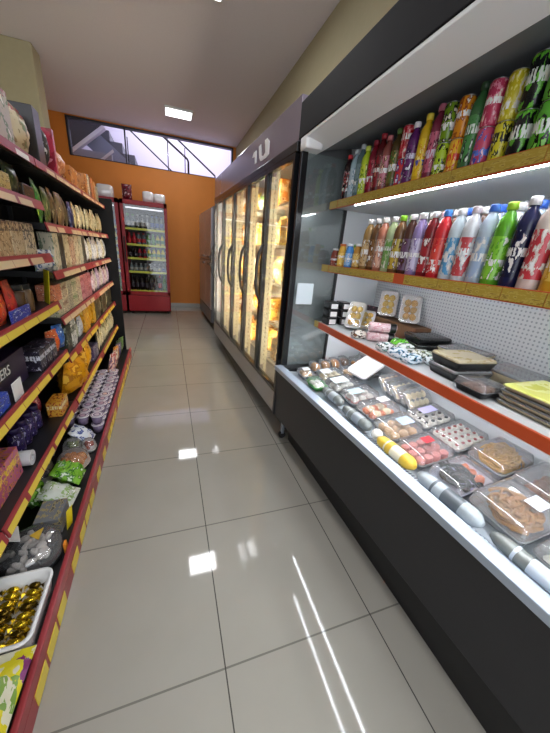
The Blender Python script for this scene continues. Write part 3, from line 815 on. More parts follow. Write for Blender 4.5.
# --- goods on the base deck (from the near end)
BZ = .0955
o = part('snack_pouch', MB().pouch(.285, .34, .15, wr=.10, nu=14, nv=16), pk('d8d4b8', 'd8cc2c', '7a2a66', 1.5, band='7fa04a', rough=.2), None, G(-.575, .392, BZ), (-PI / 2, 0, GA)); rest(o, BZ)
tag(o, 'yellow, white and purple food bag lying at the front of the base deck', 'bag')
ty = thing('candy_tray', G(-.575, .865, BZ), GA, 'white plastic tray full of gold wrapped candies on the base deck', 'tray')
tr = MB()
tr.rrect(.235, .245, .03, [(-.012, 0), (0, .085), (.006, .088), (.006, .094), (-.006, .094), (-.018, .012)], 0, 5, True, True, True)
part('tray', tr, M_white, ty)
M_gold = mat('gold_foil', 'd9b62a', .2, .85, noise=.3, nscale=40)
M_gold2 = mat('dark_gold_foil', '6a5418', .2, .85, noise=.4, nscale=40)


def candy_mesh():
    m_ = MB(); m_.blob((0, 0, .013), .026, .013, .013, 0, 8, 6)
    for sg in (-1, 1):
        m_.add([(sg * .022, 0, .013), (sg * .037, -.013, .008), (sg * .039, 0, .018), (sg * .037, .013, .008)], [(0, 1, 2), (0, 2, 3)], 0)
    return m_


rnd = random.Random(8)
for lay in range(2):
    for i in range(3):
        for j in range(8):
            p = G(-.575 - .064 + i * .064, .865 - .094 + j * .0265, BZ + .016 + lay * .031 + rnd.uniform(0, .003))
            o = link('wrapped_candy', cached(('candy', 1), candy_mesh), M_gold if rnd.random() < .62 else M_gold2, None, p, (rnd.uniform(-.15, .15), rnd.uniform(-.08, .08), rnd.uniform(-.22, .22)), (.8, .9, 1.0))
            tag(o, 'gold foil wrapped candy heaped in the white tray on the base deck', 'candy', 'gold wrapped candies in the white tray')
# round clear box of white meringues
dm = thing('meringue_box', G(-.577, 1.12, BZ), GA, 'round clear lidded box of white twisted sweets behind the candy tray', 'box')
part('base', MB().lathe([(.095, 0), (.108, .012), (.108, .03)], 24), M_black, dm)
fb = MB(); rnd = random.Random(4)
for i in range(26):
    a = rnd.uniform(0, 2 * PI); r = .085 * math.sqrt(rnd.random())
    fb.blob((r * math.cos(a), r * math.sin(a), .045 + rnd.uniform(0, .028)), .021, .012, .013, 0, 8, 5, .15, rnd, rnd.uniform(0, 3))
part('sweets', fb, mat('meringue', 'd6cfc8', .6), dm)
part('lid', MB().lathe([(.107, .03), (.105, .085), (.085, .10), (.03, .105)], 24, cap0=False), M_clear, dm)
part('sticker', strokes(MB(), [[(-.03, .02), (.03, .02), (0, .06)]], 0), mat('gold_sticker', 'd0a83a', .4), dm, (.055, .03, .1055), (0, -PI / 2, 0), label='gold triangular sticker')
shelf_item('box', pk('77787c', 'a89868', '4a4a50', 3), .13, .08, .10, 1.30, BZ, 'grey and yellowish low box between white sweets and green packages', None, xf=-.49)
o = part('price_card', MB().bx(-.045, .045, -.0012, .0012, 0, .075), M_paper, None, G(-.62, 1.165, BZ + .1105), (-.9, 0, PI / 2 + GA + .4))
tag(o, 'white blank price card resting over the round sweets box', 'price card')
o = part('price_sign', MB().bx(-.02, .02, -.0012, .0012, 0, .11), mat('yellow_card', 'f0d818', .45), None, G(-.480, 1.262, BZ), (.12, 0, PI / 2 + GA - .3)); rest(o, BZ)
tag(o, 'narrow yellow price card poking out before the green packages', 'price sign')
o = part('price_clip', MB().bx(-.012, .012, -.004, .004, 0, .05), mat('orange_clip', 'e08a2a', .4), None, G(-.462, 1.13, BZ), (0, 0, PI / 2 + GA)); rest(o, BZ)
tag(o, 'small orange clip standing at the base rail next to the white sweets', 'clip')
# green packages
for i, (x, y, z, yaw, dn) in enumerate(((-.635, 1.465, BZ, .1, 'rear'), (-.485, 1.565, BZ + .0, -.1, 'outer'))):
    o = link('snack_pouch', cached(('gp', i), lambda: MB().pouch(.15 - .03 * i, .15, .10, wr=.22, seed=i + 3)), pk('7fb832', '3f7a1c', 'd8e4cc', 2.2 + i), None, G(x, y, z + .012), (-1.0, 0, PI / 2 + GA + yaw)); rest(o, BZ)
    tag(o, 'crinkled bright green package, %s one of the green pair on the base deck' % dn, 'bag', 'green packages')
o = link('snack_pouch', cached(('gp2', 1), lambda: MB().pouch(.13, .16, .06, wr=.14, seed=9)), pk('cfd4c8', '8fae62', 'eef0ee', 2.5), None, G(-.490, 1.437, BZ + .012), (-1.1, 0, PI / 2 + GA - .1)); rest(o, BZ)
tag(o, 'white and pale green package lying against the base rail', 'bag')


def dome_cup(loc, r, h, food, lab, grp):
    t = thing('pastry_dome', loc, GA, lab, 'tub', grp)
    link('base', cached(('domeb', r), lambda: MB().lathe([(r * .8, 0), (r, .02), (r * 1.04, .024)], 20)), M_white, t)
    rr = random.Random(int(r * 1000))
    def fill():
        m_ = MB()
        for q in range(9 if r > .06 else 4):
            a = q * 2.4; d_ = r * .52 * (0 if q == 0 else 1)
            m_.blob((d_ * math.cos(a), d_ * math.sin(a), h * .34 + .004 + (.012 if q == 0 else .004 * (q % 3))), r * .34, r * .26, h * .30, 0, 10, 6, .12, rr, a)
        return m_
    link('food', cached(('domef', r), fill), food, t)
    link('lid', cached(('doml', r), lambda: MB().lathe([(r * 1.03, .0245), (r * .95, h * .7), (r * .6, h)], 20, cap0=False)), M_clear, t)
    return t


f_or = mat('orange_pastry', 'dc8a30', .5, noise=.4, nscale=30); f_gr = mat('green_salad', '7d8a4a', .5, noise=.5, nscale=30); f_pu = mat('purple_jelly', '4a3a66', .3, noise=.3, nscale=20); f_re = mat('red_fruit', 'a8452e', .4, noise=.5, nscale=30)
for (x, y, f, dn) in ((-.56, 1.715, f_or, 'large orange pastry dome, inner one before the yellow rail'), (-.49, 1.60 + .005, f_or, ''), (-.69, 1.605, f_pu, 'clear dome with dark purple filling by shelf shadow'), (-.715, 1.71, f_gr, 'clear dome with green filling by shelf shadow'),
                      (-.60, 1.87, f_gr, 'clear dome with greenish filling beside the white crinkled package'), (-.485, 1.73, f_re, '')):
    if not dn: continue
    dome_cup(G(x, y, BZ), .052 if f is not f_or else .082, .085 if f is not f_or else .10, f, dn, 'clear pastry domes')
dome_cup(G(-.509, 1.86, BZ), .042, .08, f_re, 'clear dome with red brown filling at the base rail', 'clear pastry domes')
o = link('snack_pouch', cached(('wp', 1), lambda: MB().pouch(.12, .15, .07, wr=.14, seed=12)), pk('dfe4ec', '3a4c96', 'a8b4cc', 2.5), None, G(-.508, 1.968, BZ + .012), (-.9, 0, PI / 2 + GA - .1)); rest(o, BZ)
tag(o, 'crinkled white and blue package at the base rail before the snack cups', 'bag')
o = link('snack_pouch', cached(('wp2', 1), lambda: MB().pouch(.12, .14, .06, wr=.14, seed=13)), pk('8a8c90', '4a4c54', 'c8ccd4', 2.5), None, G(-.70, 1.90, BZ + .012), (-.8, 0, PI / 2 + GA + .1)); rest(o, BZ)
tag(o, 'crinkled grey package beside the clear domes and snack cups', 'bag')
# snack cups with purple printed lids
M_lid = []
for i in range(4):
    m, nt, b = nmat('cup_lid_print_%d' % i); L = nt.links.new
    tc = nt.nodes.new('ShaderNodeTexCoord'); ln = nt.nodes.new('ShaderNodeVectorMath'); ln.operation = 'LENGTH'
    mp = nt.nodes.new('ShaderNodeMapping'); mp.inputs['Scale'].default_value = (1, 1, 0); L(tc.outputs['Object'], mp.inputs[0]); L(mp.outputs[0], ln.inputs[0])
    rp = nt.nodes.new('ShaderNodeValToRGB'); rp.color_ramp.interpolation = 'CONSTANT'; e = rp.color_ramp.elements
    cs = (('c9a8b4', '4a3868', 'd9d0d8'), ('d2c4d0', '5a3f74', 'e2dce4'), ('b89ab0', '3c3260', 'd4c8d4'), ('d4b4a8', '503c64', 'dcd2d8'))[i]
    e[0].position = 0; e[0].color = (*lin(cs[0]), 1); e[1].position = .016 / .05; e[1].color = (*lin(cs[1]), 1)
    k = e.new(.023 / .05); k.color = (*lin(cs[2]), 1); k = e.new(.032 / .05); k.color = (*lin('6a5a80'), 1); k = e.new(.036 / .05); k.color = (*lin('e6e0e6'), 1)
    mu = nt.nodes.new('ShaderNodeMath'); mu.operation = 'MULTIPLY'; mu.inputs[1].default_value = 20; L(ln.outputs[1], mu.inputs[0])
    L(mu.outputs[0], rp.inputs[0]); L(rp.outputs[0], b.inputs['Base Color']); b.inputs['Roughness'].default_value = .3
    M_lid.append(m)
M_cup = mat('white_violet_cup', '7c6c88', .4)
rnd = random.Random(6)
for tier in range(2):
    for c in range(4):
        for r in range(11):
            if tier == 0 and c < 3: continue
            p = G(-.495 - (3 - c) * .083 + rnd.uniform(-.0008, .0008), 2.085 + r * .083 + rnd.uniform(-.0008, .0008), BZ + tier * .066)
            if tier == 1 and c < 3:
                p = (p[0], p[1], BZ + .066)
            t_ = thing('snack_cup', p, rnd.uniform(0, 6), 'lidded snack cup with purple and white lid among cup rows on the base deck', 'cup', 'purple lidded snack cups on the base deck')
            if tier == 1 and rnd.random() < .5: t_.rotation_euler = (rnd.uniform(-.07, .07), rnd.uniform(-.07, .07), 0); t_.location.z += .0035
            link('cup', cached(('snackcup', 1), lambda: MB().lathe([(.028, 0), (.036, .057)], 16)), M_cup, t_)
            link('lid', cached(('snackcuplid', 1), lambda: MB().lathe([(.036, .0572), (.0405, .0575), (.0405, .061), (.037, .062)], 18)), M_lid[rnd.randrange(4)], t_)
part('riser', MB().bx(XB, -.555, GY(2.045), GY(3.0), .0955, BZ + .0655), M_shelf, GT)
# packets leaning at the far end of the base deck
FARP = [('6a4a6e', 'e2b8a0', 'd8d0d8', 'violet and peach'), ('b84a4a', 'd8d8dc', '3a3a6a', 'red, white and blue'), ('d8d2c6', 'a86a4a', '6a5a80', 'white and brown'), ('d8923a', '6a3020', 'f0e0c0', 'orange'), ('5a4a78', '241c38', 'c8b8d8', 'dark violet'),
        ('4a5a34', '202a18', '9ca878', 'dark green'), ('6a8a48', '34461f', 'c0d0a0', 'leaf green')]
for i, (c1, c2, c3, dn) in enumerate(FARP):
    y = 3.08 + i * .118
    o = link('snack_pouch', cached(('fp', 1), lambda: MB().pouch(.11, .21, .05, wr=.05, seed=22)), pk(c1, c2, c3, 3), None, G(-.55, y, BZ + .004), (.12 if i % 2 else .18, 0, PI / 2 + GA - .35)); rest(o, BZ)
    tag(o, '%s packet, %s from the snack cups at the base deck end' % (dn, ORD[i]), 'bag', 'packets at the base deck end')

# ================================================================== OPEN COOLER (right hand side of the aisle)
CT = thing('open_cooler', (0, 0, 0), 0, 'black open front display cooler with white lined shelves of drinks and food', 'cooler')
CY0, CY1 = -.55, 1.905
M_white_in = mat('cooler_lining', 'c9cdd0', .4)
m, nt, b = nmat('perforated_back'); L = nt.links.new
tc = nt.nodes.new('ShaderNodeTexCoord'); mp = nt.nodes.new('ShaderNodeMapping'); mp.inputs['Scale'].default_value = (0, 55, 55); L(tc.outputs['Object'], mp.inputs[0])
vo = nt.nodes.new('ShaderNodeTexVoronoi'); vo.inputs['Scale'].default_value = 1; vo.inputs['Randomness'].default_value = 0; L(mp.outputs[0], vo.inputs['Vector'])
lt = nt.nodes.new('ShaderNodeMath'); lt.operation = 'LESS_THAN'; lt.inputs[1].default_value = .24; L(vo.outputs[0], lt.inputs[0])
mx = nt.nodes.new('ShaderNodeMix'); mx.data_type = 'RGBA'; mx.inputs[6].default_value = (*lin('b4b8bb'), 1); mx.inputs[7].default_value = (*lin('868b90'), 1)
L(lt.outputs[0], mx.inputs[0]); L(mx.outputs[2], b.inputs['Base Color']); b.inputs['Roughness'].default_value = .4
M_perfback = m


def lipx(y): return .716 + .072 * (1.91 - y)


lo, hi_ = lipx(CY1), lipx(CY0)
ZL = .605
fp = MB()
fp.hexa([(hi_ + .01, CY0, .21), (hi_ + .05, CY0, .21), (lo + .05, CY1, .21), (lo + .01, CY1, .21), (hi_, CY0, ZL - .03), (hi_ + .04, CY0, ZL - .03), (lo + .04, CY1, ZL - .03), (lo, CY1, ZL - .03)])
part('front_panel', fp, M_blackmatte, CT, bevel=.003)
part('kick_panel', MB().hexa([(.915, CY0, 0), (.955, CY0, 0), (.88, CY1 - .08, 0), (.842, CY1 - .08, 0), (.915, CY0, .25), (.955, CY0, .25), (.88, CY1 - .08, .25), (.842, CY1 - .08, .25)]), M_black, CT)
part('end_base', MB().hexa([(lo + .002, CY1 - .03, .21), (1.46, CY1 - .03, .21), (1.46, CY1, .21), (lo + .002, CY1, .21), (lo + .002, CY1 - .03, ZL - .03), (1.46, CY1 - .03, ZL - .03), (1.46, CY1, ZL - .03), (lo + .002, CY1, ZL - .03)]), M_black, CT)
M_lip = mat('grey_blue_lip', 'a9b4c2', .3, .25)
lp = MB()
lp.hexa([(hi_ - .008, CY0, ZL - .032), (hi_ + .075, CY0, ZL - .045), (lo + .075, CY1, ZL - .045), (lo - .008, CY1, ZL - .032),
         (hi_ - .008, CY0, ZL), (hi_ + .045, CY0, ZL + .004), (lo + .045, CY1, ZL + .004), (lo - .008, CY1, ZL)])
part('lip', lp, M_lip, CT, bevel=.004)
# air grille with slots
m, nt, b = nmat('slotted_grille'); L = nt.links.new
tc = nt.nodes.new('ShaderNodeTexCoord'); wv = nt.nodes.new('ShaderNodeTexWave'); wv.bands_direction = 'Y'; wv.inputs['Scale'].default_value = 22; L(tc.outputs['Object'], wv.inputs['Vector'])
gt = nt.nodes.new('ShaderNodeMath'); gt.operation = 'GREATER_THAN'; gt.inputs[1].default_value = .62; L(wv.outputs[0], gt.inputs[0])
mx = nt.nodes.new('ShaderNodeMix'); mx.data_type = 'RGBA'; mx.inputs[6].default_value = (*lin('c4cad0'), 1); mx.inputs[7].default_value = (*lin('6f767e'), 1)
L(gt.outputs[0], mx.inputs[0]); L(mx.outputs[2], b.inputs['Base Color']); b.inputs['Roughness'].default_value = .4
M_grille = m
DZ = .555
gr = MB(); gr.hexa([(hi_ + .06, CY0, DZ - .03), (.965, CY0, DZ - .03), (.885, CY1 - .03, DZ - .03), (lo + .06, CY1 - .03, DZ - .03), (hi_ + .06, CY0, DZ + .012), (.965, CY0, DZ), (.885, CY1 - .03, DZ), (lo + .06, CY1 - .03, DZ + .012)])
part('air_grille', gr, M_grille, CT)
part('deck', MB().hexa([(.966, CY0, DZ - .03), (1.44, CY0, DZ - .03), (1.44, CY1 - .03, DZ - .03), (.886, CY1 - .03, DZ - .03), (.966, CY0, DZ), (1.44, CY0, DZ + .07), (1.44, CY1 - .03, DZ + .07), (.886, CY1 - .03, DZ)]), mat('deck_grey', '9aa2a8', .4), CT)
part('back_panel', MB().bx(1.44, 1.46, CY0, CY1, .2, 2.16), M_perfback, CT)
part('lower_back_panel', MB().hexa([(1.38, CY0, DZ + .063), (1.439, CY0, DZ + .071), (1.439, CY1 - .03, DZ + .071), (1.38, CY1 - .03, DZ + .063), (1.425, CY0, .90), (1.439, CY0, .90), (1.439, CY1 - .03, .90), (1.425, CY1 - .03, .90)]), mat('lower_lining', 'a9adb0', .45), CT)
# canopy
cp = MB(); cp.bx(.745, .80, CY0, CY1 + .03, 1.99, 2.165).bx(.80, 1.46, CY0, CY1 + .03, 2.10, 2.165)
part('canopy', cp, mat('canopy_black', '19191c', .65, spec=.25), CT, bevel=.004)
M_canw = mat('canopy_white', 'f3f4f5', .3)
cw = MB(); cw.hexa([(.748, CY0, 1.975), (.885, CY0, 1.945), (.885, CY1, 1.945), (.748, CY1, 1.975), (.748, CY0, 1.989), (.885, CY0, 1.962), (.885, CY1, 1.962), (.748, CY1, 1.989)])
part('canopy_soffit', cw, M_canw, CT, bevel=.003)
ci = MB(); ci.hexa([(.886, CY0, 1.946), (1.44, CY0, 2.06), (1.44, CY1 - .03, 2.06), (.886, CY1 - .03, 1.946), (.886, CY0, 1.96), (1.44, CY0, 2.09), (1.44, CY1 - .03, 2.09), (.886, CY1 - .03, 1.96)])
part('air_duct', ci, mat('duct_grey', '707478', .5), CT)
part('corner_cap', MB().rrect(.10, .10, .02, [(0, 1.925), (.004, 1.94), (.004, 1.985), (0, 1.99)], 0, 4, c=(.80, CY1 - .045)), M_canw, CT)
# end wall: black post, side glass, white liner
part('end_post', MB().bx(.752, .792, CY1 - .028, CY1, ZL + .005, 1.975), M_blackgloss, CT, bevel=.003)
part('side_glass', MB().bx(.793, 1.085, CY1 - .018, CY1 - .010, ZL + .005, 1.93), M_endglass, CT)
part('end_sheet', MB().bx(.793, 1.085, CY1 - .008, CY1, ZL + .005, 1.93), mat('end_steel', 'b4b6b8', .32, .25, noise=.12, nscale=5), CT)
part('end_liner', MB().bx(1.087, 1.44, CY1 - .03, CY1, ZL - .03, 2.05), M_white_in, CT)
part('liner_trim', MB().bx(1.085, 1.097, CY1 - .034, CY1 - .001, ZL, 1.93), M_black, CT)
M_led = mat('cool_led', 'f4f9ff', .5, emit=LED_E)
M_shelfw = mat('cooler_shelf_white', 'c6cacb', .35)
M_amber = pk('b59a3c', 'c4ac58', '9a7c30', 4, rough=.4)
M_orail = mat('orange_red_rail', 'c4502a', .35)
XS = .975
CSH = (1.68, 1.313, .943)
SY1 = CY1 - .035
for si, z in enumerate(CSH):
    s_ = part('shelf', MB().bx(XS + .004, 1.438, CY0, SY1, z - .022, z), M_shelfw, CT, bevel=.002)
    if si < 2:
        r = MB(); r.bx(XS - .006, XS + .004, CY0, SY1, z - .032, z + .012)
        part('price_rail', r, M_orail, s_)
        y = SY1 - .10; rr = random.Random(si + 2)
        part('price_strip', MB().bx(XS - .009, XS - .0062, SY1 - .09, SY1, z - .03, z + .011), M_amber, s_)
        while y > -.4:
            w_ = rr.choice((.12, .18, .12)); part('price_strip', MB().bx(XS - .009, XS - .0062, y - w_, y, z - .028, z + .009), M_amber, s_); y -= w_ + (.003 if si == 0 or rr.random() < .7 else .07)
        part('led_tube', MB().bx(XS + .022, XS + .030, CY0 + .05, SY1 - (.24, .12)[si], z - .030, z - .023), M_led, s_)
    else:
        r = MB(); r.bx(XS - .008, XS + .004, CY0, SY1 - .06, z - .036, z + .004)
        part('price_rail', r, M_orail, s_)
        part('rail_lip', MB().bx(XS - .007, XS + .003, CY0, SY1 - .08, z - .041, z - .0365), M_white, s_)
        part('rail_end', MB().bx(XS - .009, XS + .004, SY1 - .059, SY1, z - .036, z + .005), M_amber, s_)
        part('led_tube', MB().bx(XS + .03, XS + .044, CY0 + .05, SY1 - .10, z - .034, z - .0225), M_led, s_)
for y in (1.86,):
    for x in (.80, 1.3):
        t_ = part('caster', MB().rings([[(x + .028 * math.cos(2 * PI * j / 14), y + yy, .029 + .028 * math.sin(2 * PI * j / 14)) for j in range(14)] for yy in (-.012, .012)]), M_black, CT)
    part('caster_fork', MB().bx(.79, .81, y - .016, y + .016, .045, .21), M_silver, CT)
o = part('notice_card', MB().bx(-.06, .06, -.001, .001, -.07, .07), mat('blue_white_card', 'cdd6da', .4), None, (.872, CY1 - .0205, 1.125), (0, 0, 0))
tag(o, 'plain pale card taped on the side glass of the open cooler', 'card')

# ------------------------------------------------------------------ drinks on the two upper shelves of the open cooler
GRN = random.Random(31)


def grip(c1, c2, c3, sc=3, band='f2f2f2', lo=.35, hi=.6):
    if hi == .6: lo = GRN.uniform(.2, .62); hi = lo + GRN.uniform(.12, .22)
    return pk(c1, c2, c3, sc, band=band, lo=lo, hi=hi, rough=.22)


XBTL = XS + .045
TOP = [('b', 'black and red', grip('1c1418', '8a1c24', 'd8d0d0'), '2a1014', 'c0303a'), ('b', 'pale blue', grip('b8ccd8', '7a9ab0', 'e8f0f4'), 'a8c0cc', 'd8e4ea'), ('b', 'grey teal', grip('7c9498', '4a6468', 'c8d8d8'), '60787c', 'c8d0d4'),
       ('b', 'lime yellow', grip('c8d83a', '7a9a20', 'f0f4b0'), 'b8d030', 'd8e860'), ('b', 'crimson', grip('a81c38', '5c0e1c', 'e06a7a'), '7a1428', '8a1c30'), ('b', 'deep red', grip('8c1a2a', '3c0a12', 'd87a6a'), '5a1018', 'a02030'),
       ('b', 'pink and brown', grip('c87a8c', '6a3a2c', 'f0c8b0'), '8a4a44', 'b86a70'), ('b', 'brown and green', grip('6a5a2c', '3c6a2c', 'd0b070'), '4a3a1c', '5a7a3a'), ('s', 'red and blue', grip('c82a34', '2a3a8c', 'f0e8ea', band='e8e8f4'), 'b01c28', 'd86a7a'),
       ('b', 'purple and white', grip('6a2a6c', '3a1444', 'e8e0ee', band='dcd8f0'), '5a2060', 'e8e4ec'), ('b', 'yellow with blue print', grip('e8c82a', 'd89a1c', 'f6ec90', band='4a5ab0'), 'd8b020', 'e8d040'), ('b', 'pink and maroon', grip('c4607c', '6a1c34', 'ecb4c4', band='e0d0e4'), '7a2840', 'b86078'),
       ('s', 'lime and black', grip('a8c42c', '1e2414', 'e0f090'), '6a8a1c', '1c2018'), ('s', 'yellow and red', grip('ecb42c', 'd04a20', 'f6e08a', band='d83a2c'), 'd88a20', '9a4a1c'), ('b', 'green, white and black', grip('4c8a4c', '1c2c20', 'dcecd8', band='e8f0ea'), '3a6a3c', '2c4a30'),
       ('s', 'red and blue pink-topped', grip('c44a6a', '3c5ab8', 'f0b8c4', band='5a7ad8'), 'b83a5a', 'e08aa0'), ('s', 'yellow with black print', grip('d8cc30', '3a3a1c', 'f4f0a0', band='2c2c20'), 'c8b828', 'e8e078'), ('c', 'black and green', grip('15181a', '5fae34', '86d04a', 2.2, 'e4eae4', .45, .72), '', ''),
       ('c', 'green and black', grip('57a82e', '12140f', '8fd858', 2.0, 'e8eee8', .40, .66), '', ''), ('s', 'navy and orange', grip('2c3460', 'c87a3a', 'd8c8b0', band='c89a6a'), '1c2448', '3a4470')]
y = 1.79
GT_ = 'drinks on the top shelf of the open cooler'
for i, (k, dn, lm, bc, cc) in enumerate(TOP):
    w_ = .058 if i < 16 else .064
    x = XBTL + (.006 if i % 3 else 0)
    if k == 'b':
        bottle('drink_bottle', (x, y, CSH[0] + .0008), .25 + .012 * ((i * 7) % 3), .0265, mat('liq_' + bc, bc, .15), lm, mat('cap_' + cc, cc, .35), '%s drink bottle, %s from the freezer end, top shelf of open cooler' % (dn, ORD[i]), GT_, 1)
    else:
        h = .125 if k == 's' else .132
        for q in range(2):
            lm2 = lm if (q == 0 or k == 'c') else grip(bc, cc, 'e8e0d0', 3)
            can('drink_can', (x, y, CSH[0] + .0008 + q * (h + .0006)), h, .0265 if k == 's' else .031, lm2, '%s drink can, %s of its pair, %s from freezer end, top shelf' % (dn, 'upper' if q else 'lower', ORD[i]), GT_)
    y -= w_ + (.006 if k == 'c' else 0)
# mid shelf
GM = 'drinks on the second shelf of the open cooler'
Z1 = CSH[1] + .0008
JR = [('red brown', '7a3020', '8a3a24', 'e8e8e8'), ('grey brown', '5a4a44', '8a7c74', 'e4e4e4'), ('orange capped yellow', 'd8a83a', 'e8c860', 'd8702a'), ('green capped yellow', 'd8c850', 'e8e090', '5aa82c'), ('sky blue', '4a8ad0', '9ac4ec', 'e8ecf0'), ('white and yellow', 'd8d0a0', 'e8d050', 'e8e8e8'), ('amber', 'a8782c', 'e0c070', 'f0f0f0')]
for i, (dn, c, l, cp_) in enumerate(JR):
    bottle('drink_bottle', (XBTL - .005 + (i % 2) * .05, 1.80 - i * .042, Z1), .125 if i < 2 else .155, .0245, mat('liq_' + c, c, .2), grip(l, c, 'f0ece0'), mat('cap_' + cp_, cp_, .35), 'small %s bottle, %s from the freezer end, second shelf of open cooler' % (dn, ORD[i]), GM, 2)
MID = [('beige tea', '8a6a3c', 'c8a878', 'e8e8e6', 0), ('brown tea', '5c3c20', '8a6038', 'e6e6e6', 0), ('rosy tea', 'a86a54', 'd8a890', 'e8e8e8', 0), ('pale green', 'a8b88a', '6a9a4a', 'e8e8e8', 0), ('lime capped brown', '6a4a2c', 'b8a03c', '8ac82c', 0), ('dark brown', '4a2c24', '6a4c6a', 'ececec', 0),
       ('lavender', '8a78a8', 'c8c0dc', 'ececec', 0), ('dark red', '7a1c24', 'a83038', 'e0e0e0', 0), ('bright red', 'c02830', 'd84a40', '4a8ad8', 0), ('white and blue', 'c8d8e0', '5aa0d0', 'e8e8ec', 0), ('clear and red', 'd0d4d8', 'c04a50', 'd8c8cc', 0), ('clear pale blue', 'b8c8d8', 'a0b8d8', '3a6ac8', 0),
       ('bright green', '5aa028', '86c83c', 'a8d83a', 0), ('navy', '20244a', '141838', 'e8e8ec', 1), ('white and red', 'd8c8c0', 'c8404a', 'ecdce0', 1), ('amber yellow', 'c89a2c', 'e0c05a', 'e8e8ea', 1), ('clear white', 'd0d4d4', 'e8e8e8', 'ead8dc', 1)]
y = 1.475
for i, (dn, c, l, cp_, st_) in enumerate(MID):
    r = .029
    bottle('drink_bottle', (XBTL + .004 * (i % 2), y, Z1), .262 if i < 13 else .27, r, mat('liq_' + c, c, .15), grip(l, c, 'f0ece8', 2.6), mat('cap_' + cp_, cp_, .35), '%s bottle, %s from the small jars, front of second cooler shelf' % (dn, ORD[i]), GM, st_)
    y -= .0605
B2 = [('white capped clear', 'c8ccd0', 'dcdce0', 'ececec'), ('white capped brown', '5c4030', '86644a', 'ececec'), ('green capped clear', 'b8c4b0', '8ab85a', '96d040'), ('blue capped clear', 'b0c0d0', '8ab0e0', '3a6ad0'), ('pink capped clear', 'd0c8cc', 'd8a0ac', 'e0b8c4')]
y = 1.44
for i in range(17):
    dn, c, l, cp_ = B2[(i * 2 + i // 3) % 5]
    bottle('drink_bottle', (XBTL + .075, y, Z1), .272, .029, mat('liq_' + c, c, .15), grip(l, c, 'f0ece8', 2.6), mat('cap_' + cp_, cp_, .35), '%s bottle, %s from the freezer end in the back row, second cooler shelf' % (dn, ORD[i]), 'back row drinks, second shelf of the open cooler', i % 2)
    y -= .0605


# ------------------------------------------------------------------ packed food
def fmat(n_, c, r=.5, a=.35, s=40): return mat('food_' + n_, c, r, noise=a, nscale=s)


F = dict(fried=fmat('fried', 'a87838'), noodle=fmat('noodle', 'c4953c'), bread=fmat('bread', 'c08848'), rice=fmat('rice', 'e4e0d6', .6, .1), nori=fmat('nori', '1c1f1c', .4), salmon=fmat('salmon', 'd8764a', .35, .25), pink=fmat('pink', 'd88a84', .4, .3), cream=fmat('cream', 'e6d8b4', .5, .15),
         brown=fmat('brown', '6a442a', .4), green=fmat('green', '4a7a30', .5), yellow=fmat('yellow', 'd8b23a', .45, .2), meat=fmat('meat', 'a8403c', .4), dough=fmat('dough', 'd8b48a', .5, .3), purple=fmat('purple', 'a8a0c8', .4, .15), grey=fmat('grey', '8a8478', .5, .3))
M_tclear = film('clear_tray', refl=.3, opac=.42, body='eef1f4')
M_tray_w = mat('white_foam_tray', 'e4e2e2', .5)
M_tray_k = mat('black_food_tray', '18181a', .3)
M_tray_b = mat('beige_food_tray', 'b8a888', .45)


def food_grid(nx, ny, w, d, rx, ry, rz, z, seed, shape='blob', jit=.08):
    m_ = MB(); rr = random.Random(seed)
    for i in range(nx):
        for j in range(ny):
            x = (i + .5) / nx * w - w / 2; y = (j + .5) / ny * d - d / 2
            if shape == 'blob': m_.blob((x, y, z + rz * .8), rx, ry, rz, 0, 8, 6, jit, rr, rr.uniform(-.3, .3))
            elif shape == 'roll': m_.lathe([(rx * .9, z), (rx, z + .004), (rx, z + rz * 1.7), (rx * .85, z + rz * 1.9)], 10, c=(x, y))
    return m_


def tangle(w, d, h, n, r, seed, z=0):
    m_ = MB(); rr = random.Random(seed)
    for q in range(n):
        a = rr.uniform(0, 2 * PI); cx, cy = rr.uniform(-w * .22, w * .22), rr.uniform(-d * .22, d * .22); R0 = rr.uniform(.5, 1); zz = z + rr.uniform(.15, .95) * h
        pts = [(cx + w * .26 * R0 * math.cos(a + t * .55), cy + d * .26 * R0 * math.sin(a + t * .55), zz + .006 * math.sin(t * 1.7 + q)) for t in range(9)]
        m_.tube(pts, r, 5)
    return m_


def tray(loc, w, d, h, base, foods, lab, cat='food tray', name='food_tray', grp=None, yaw=0., tilt=-.14, rx=0., lidm='film', sticker=None, lid_h=1.0):
    t = bpy.data.objects.new(name, None); COL.objects.link(t); t.empty_display_size = .05
    t.location = loc; t.rotation_euler = (rx, tilt, yaw); tag(t, lab, cat, grp)
    part('tray', MB().rrect(w, d, .022, [(-.014, 0), (-.004, h * .5), (.002, h * .52), (.002, h * .58), (-.005, h * .58), (-.016, .004)], 0, 4), base, t)
    for nm_, mb, mm in foods: part(nm_, mb, mm, t)
    if lidm == 'film':
        H = h * (.62 + .5 * lid_h)
        part('film', MB().rrect(w, d, .022, [(.001, h * .585), (-.008, H), (-.03, H + .004)], 0, 4, cap0=False), M_clear, t)
    if sticker:
        H = h * (.62 + .5 * lid_h) + .0046
        sx_, sy_, sw_, sd_ = sticker[:4]
        part('sticker', MB().bx(sx_ - sw_ / 2, sx_ + sw_ / 2, sy_ - sd_ / 2, sy_ + sd_ / 2, H, H + .0008), mat('sticker_' + sticker[4], sticker[4], .5), t, label='printed sticker on the film' if sticker[4] != 'f2f2f2' else 'white sticker on the film')
    return t


def zd(x, y):
    x0 = .886 + (1.87 - y) * .033
    return DZ + .0012 + .07 * max(0, (x - x0)) / (1.44 - x0)


def D(x, y, w, dz=.004): return (x, y, zd(x - w / 2, y) + math.sin(.137) * w / 2 + dz)


TL = -.137
GD = 'packed food on the cooler deck'
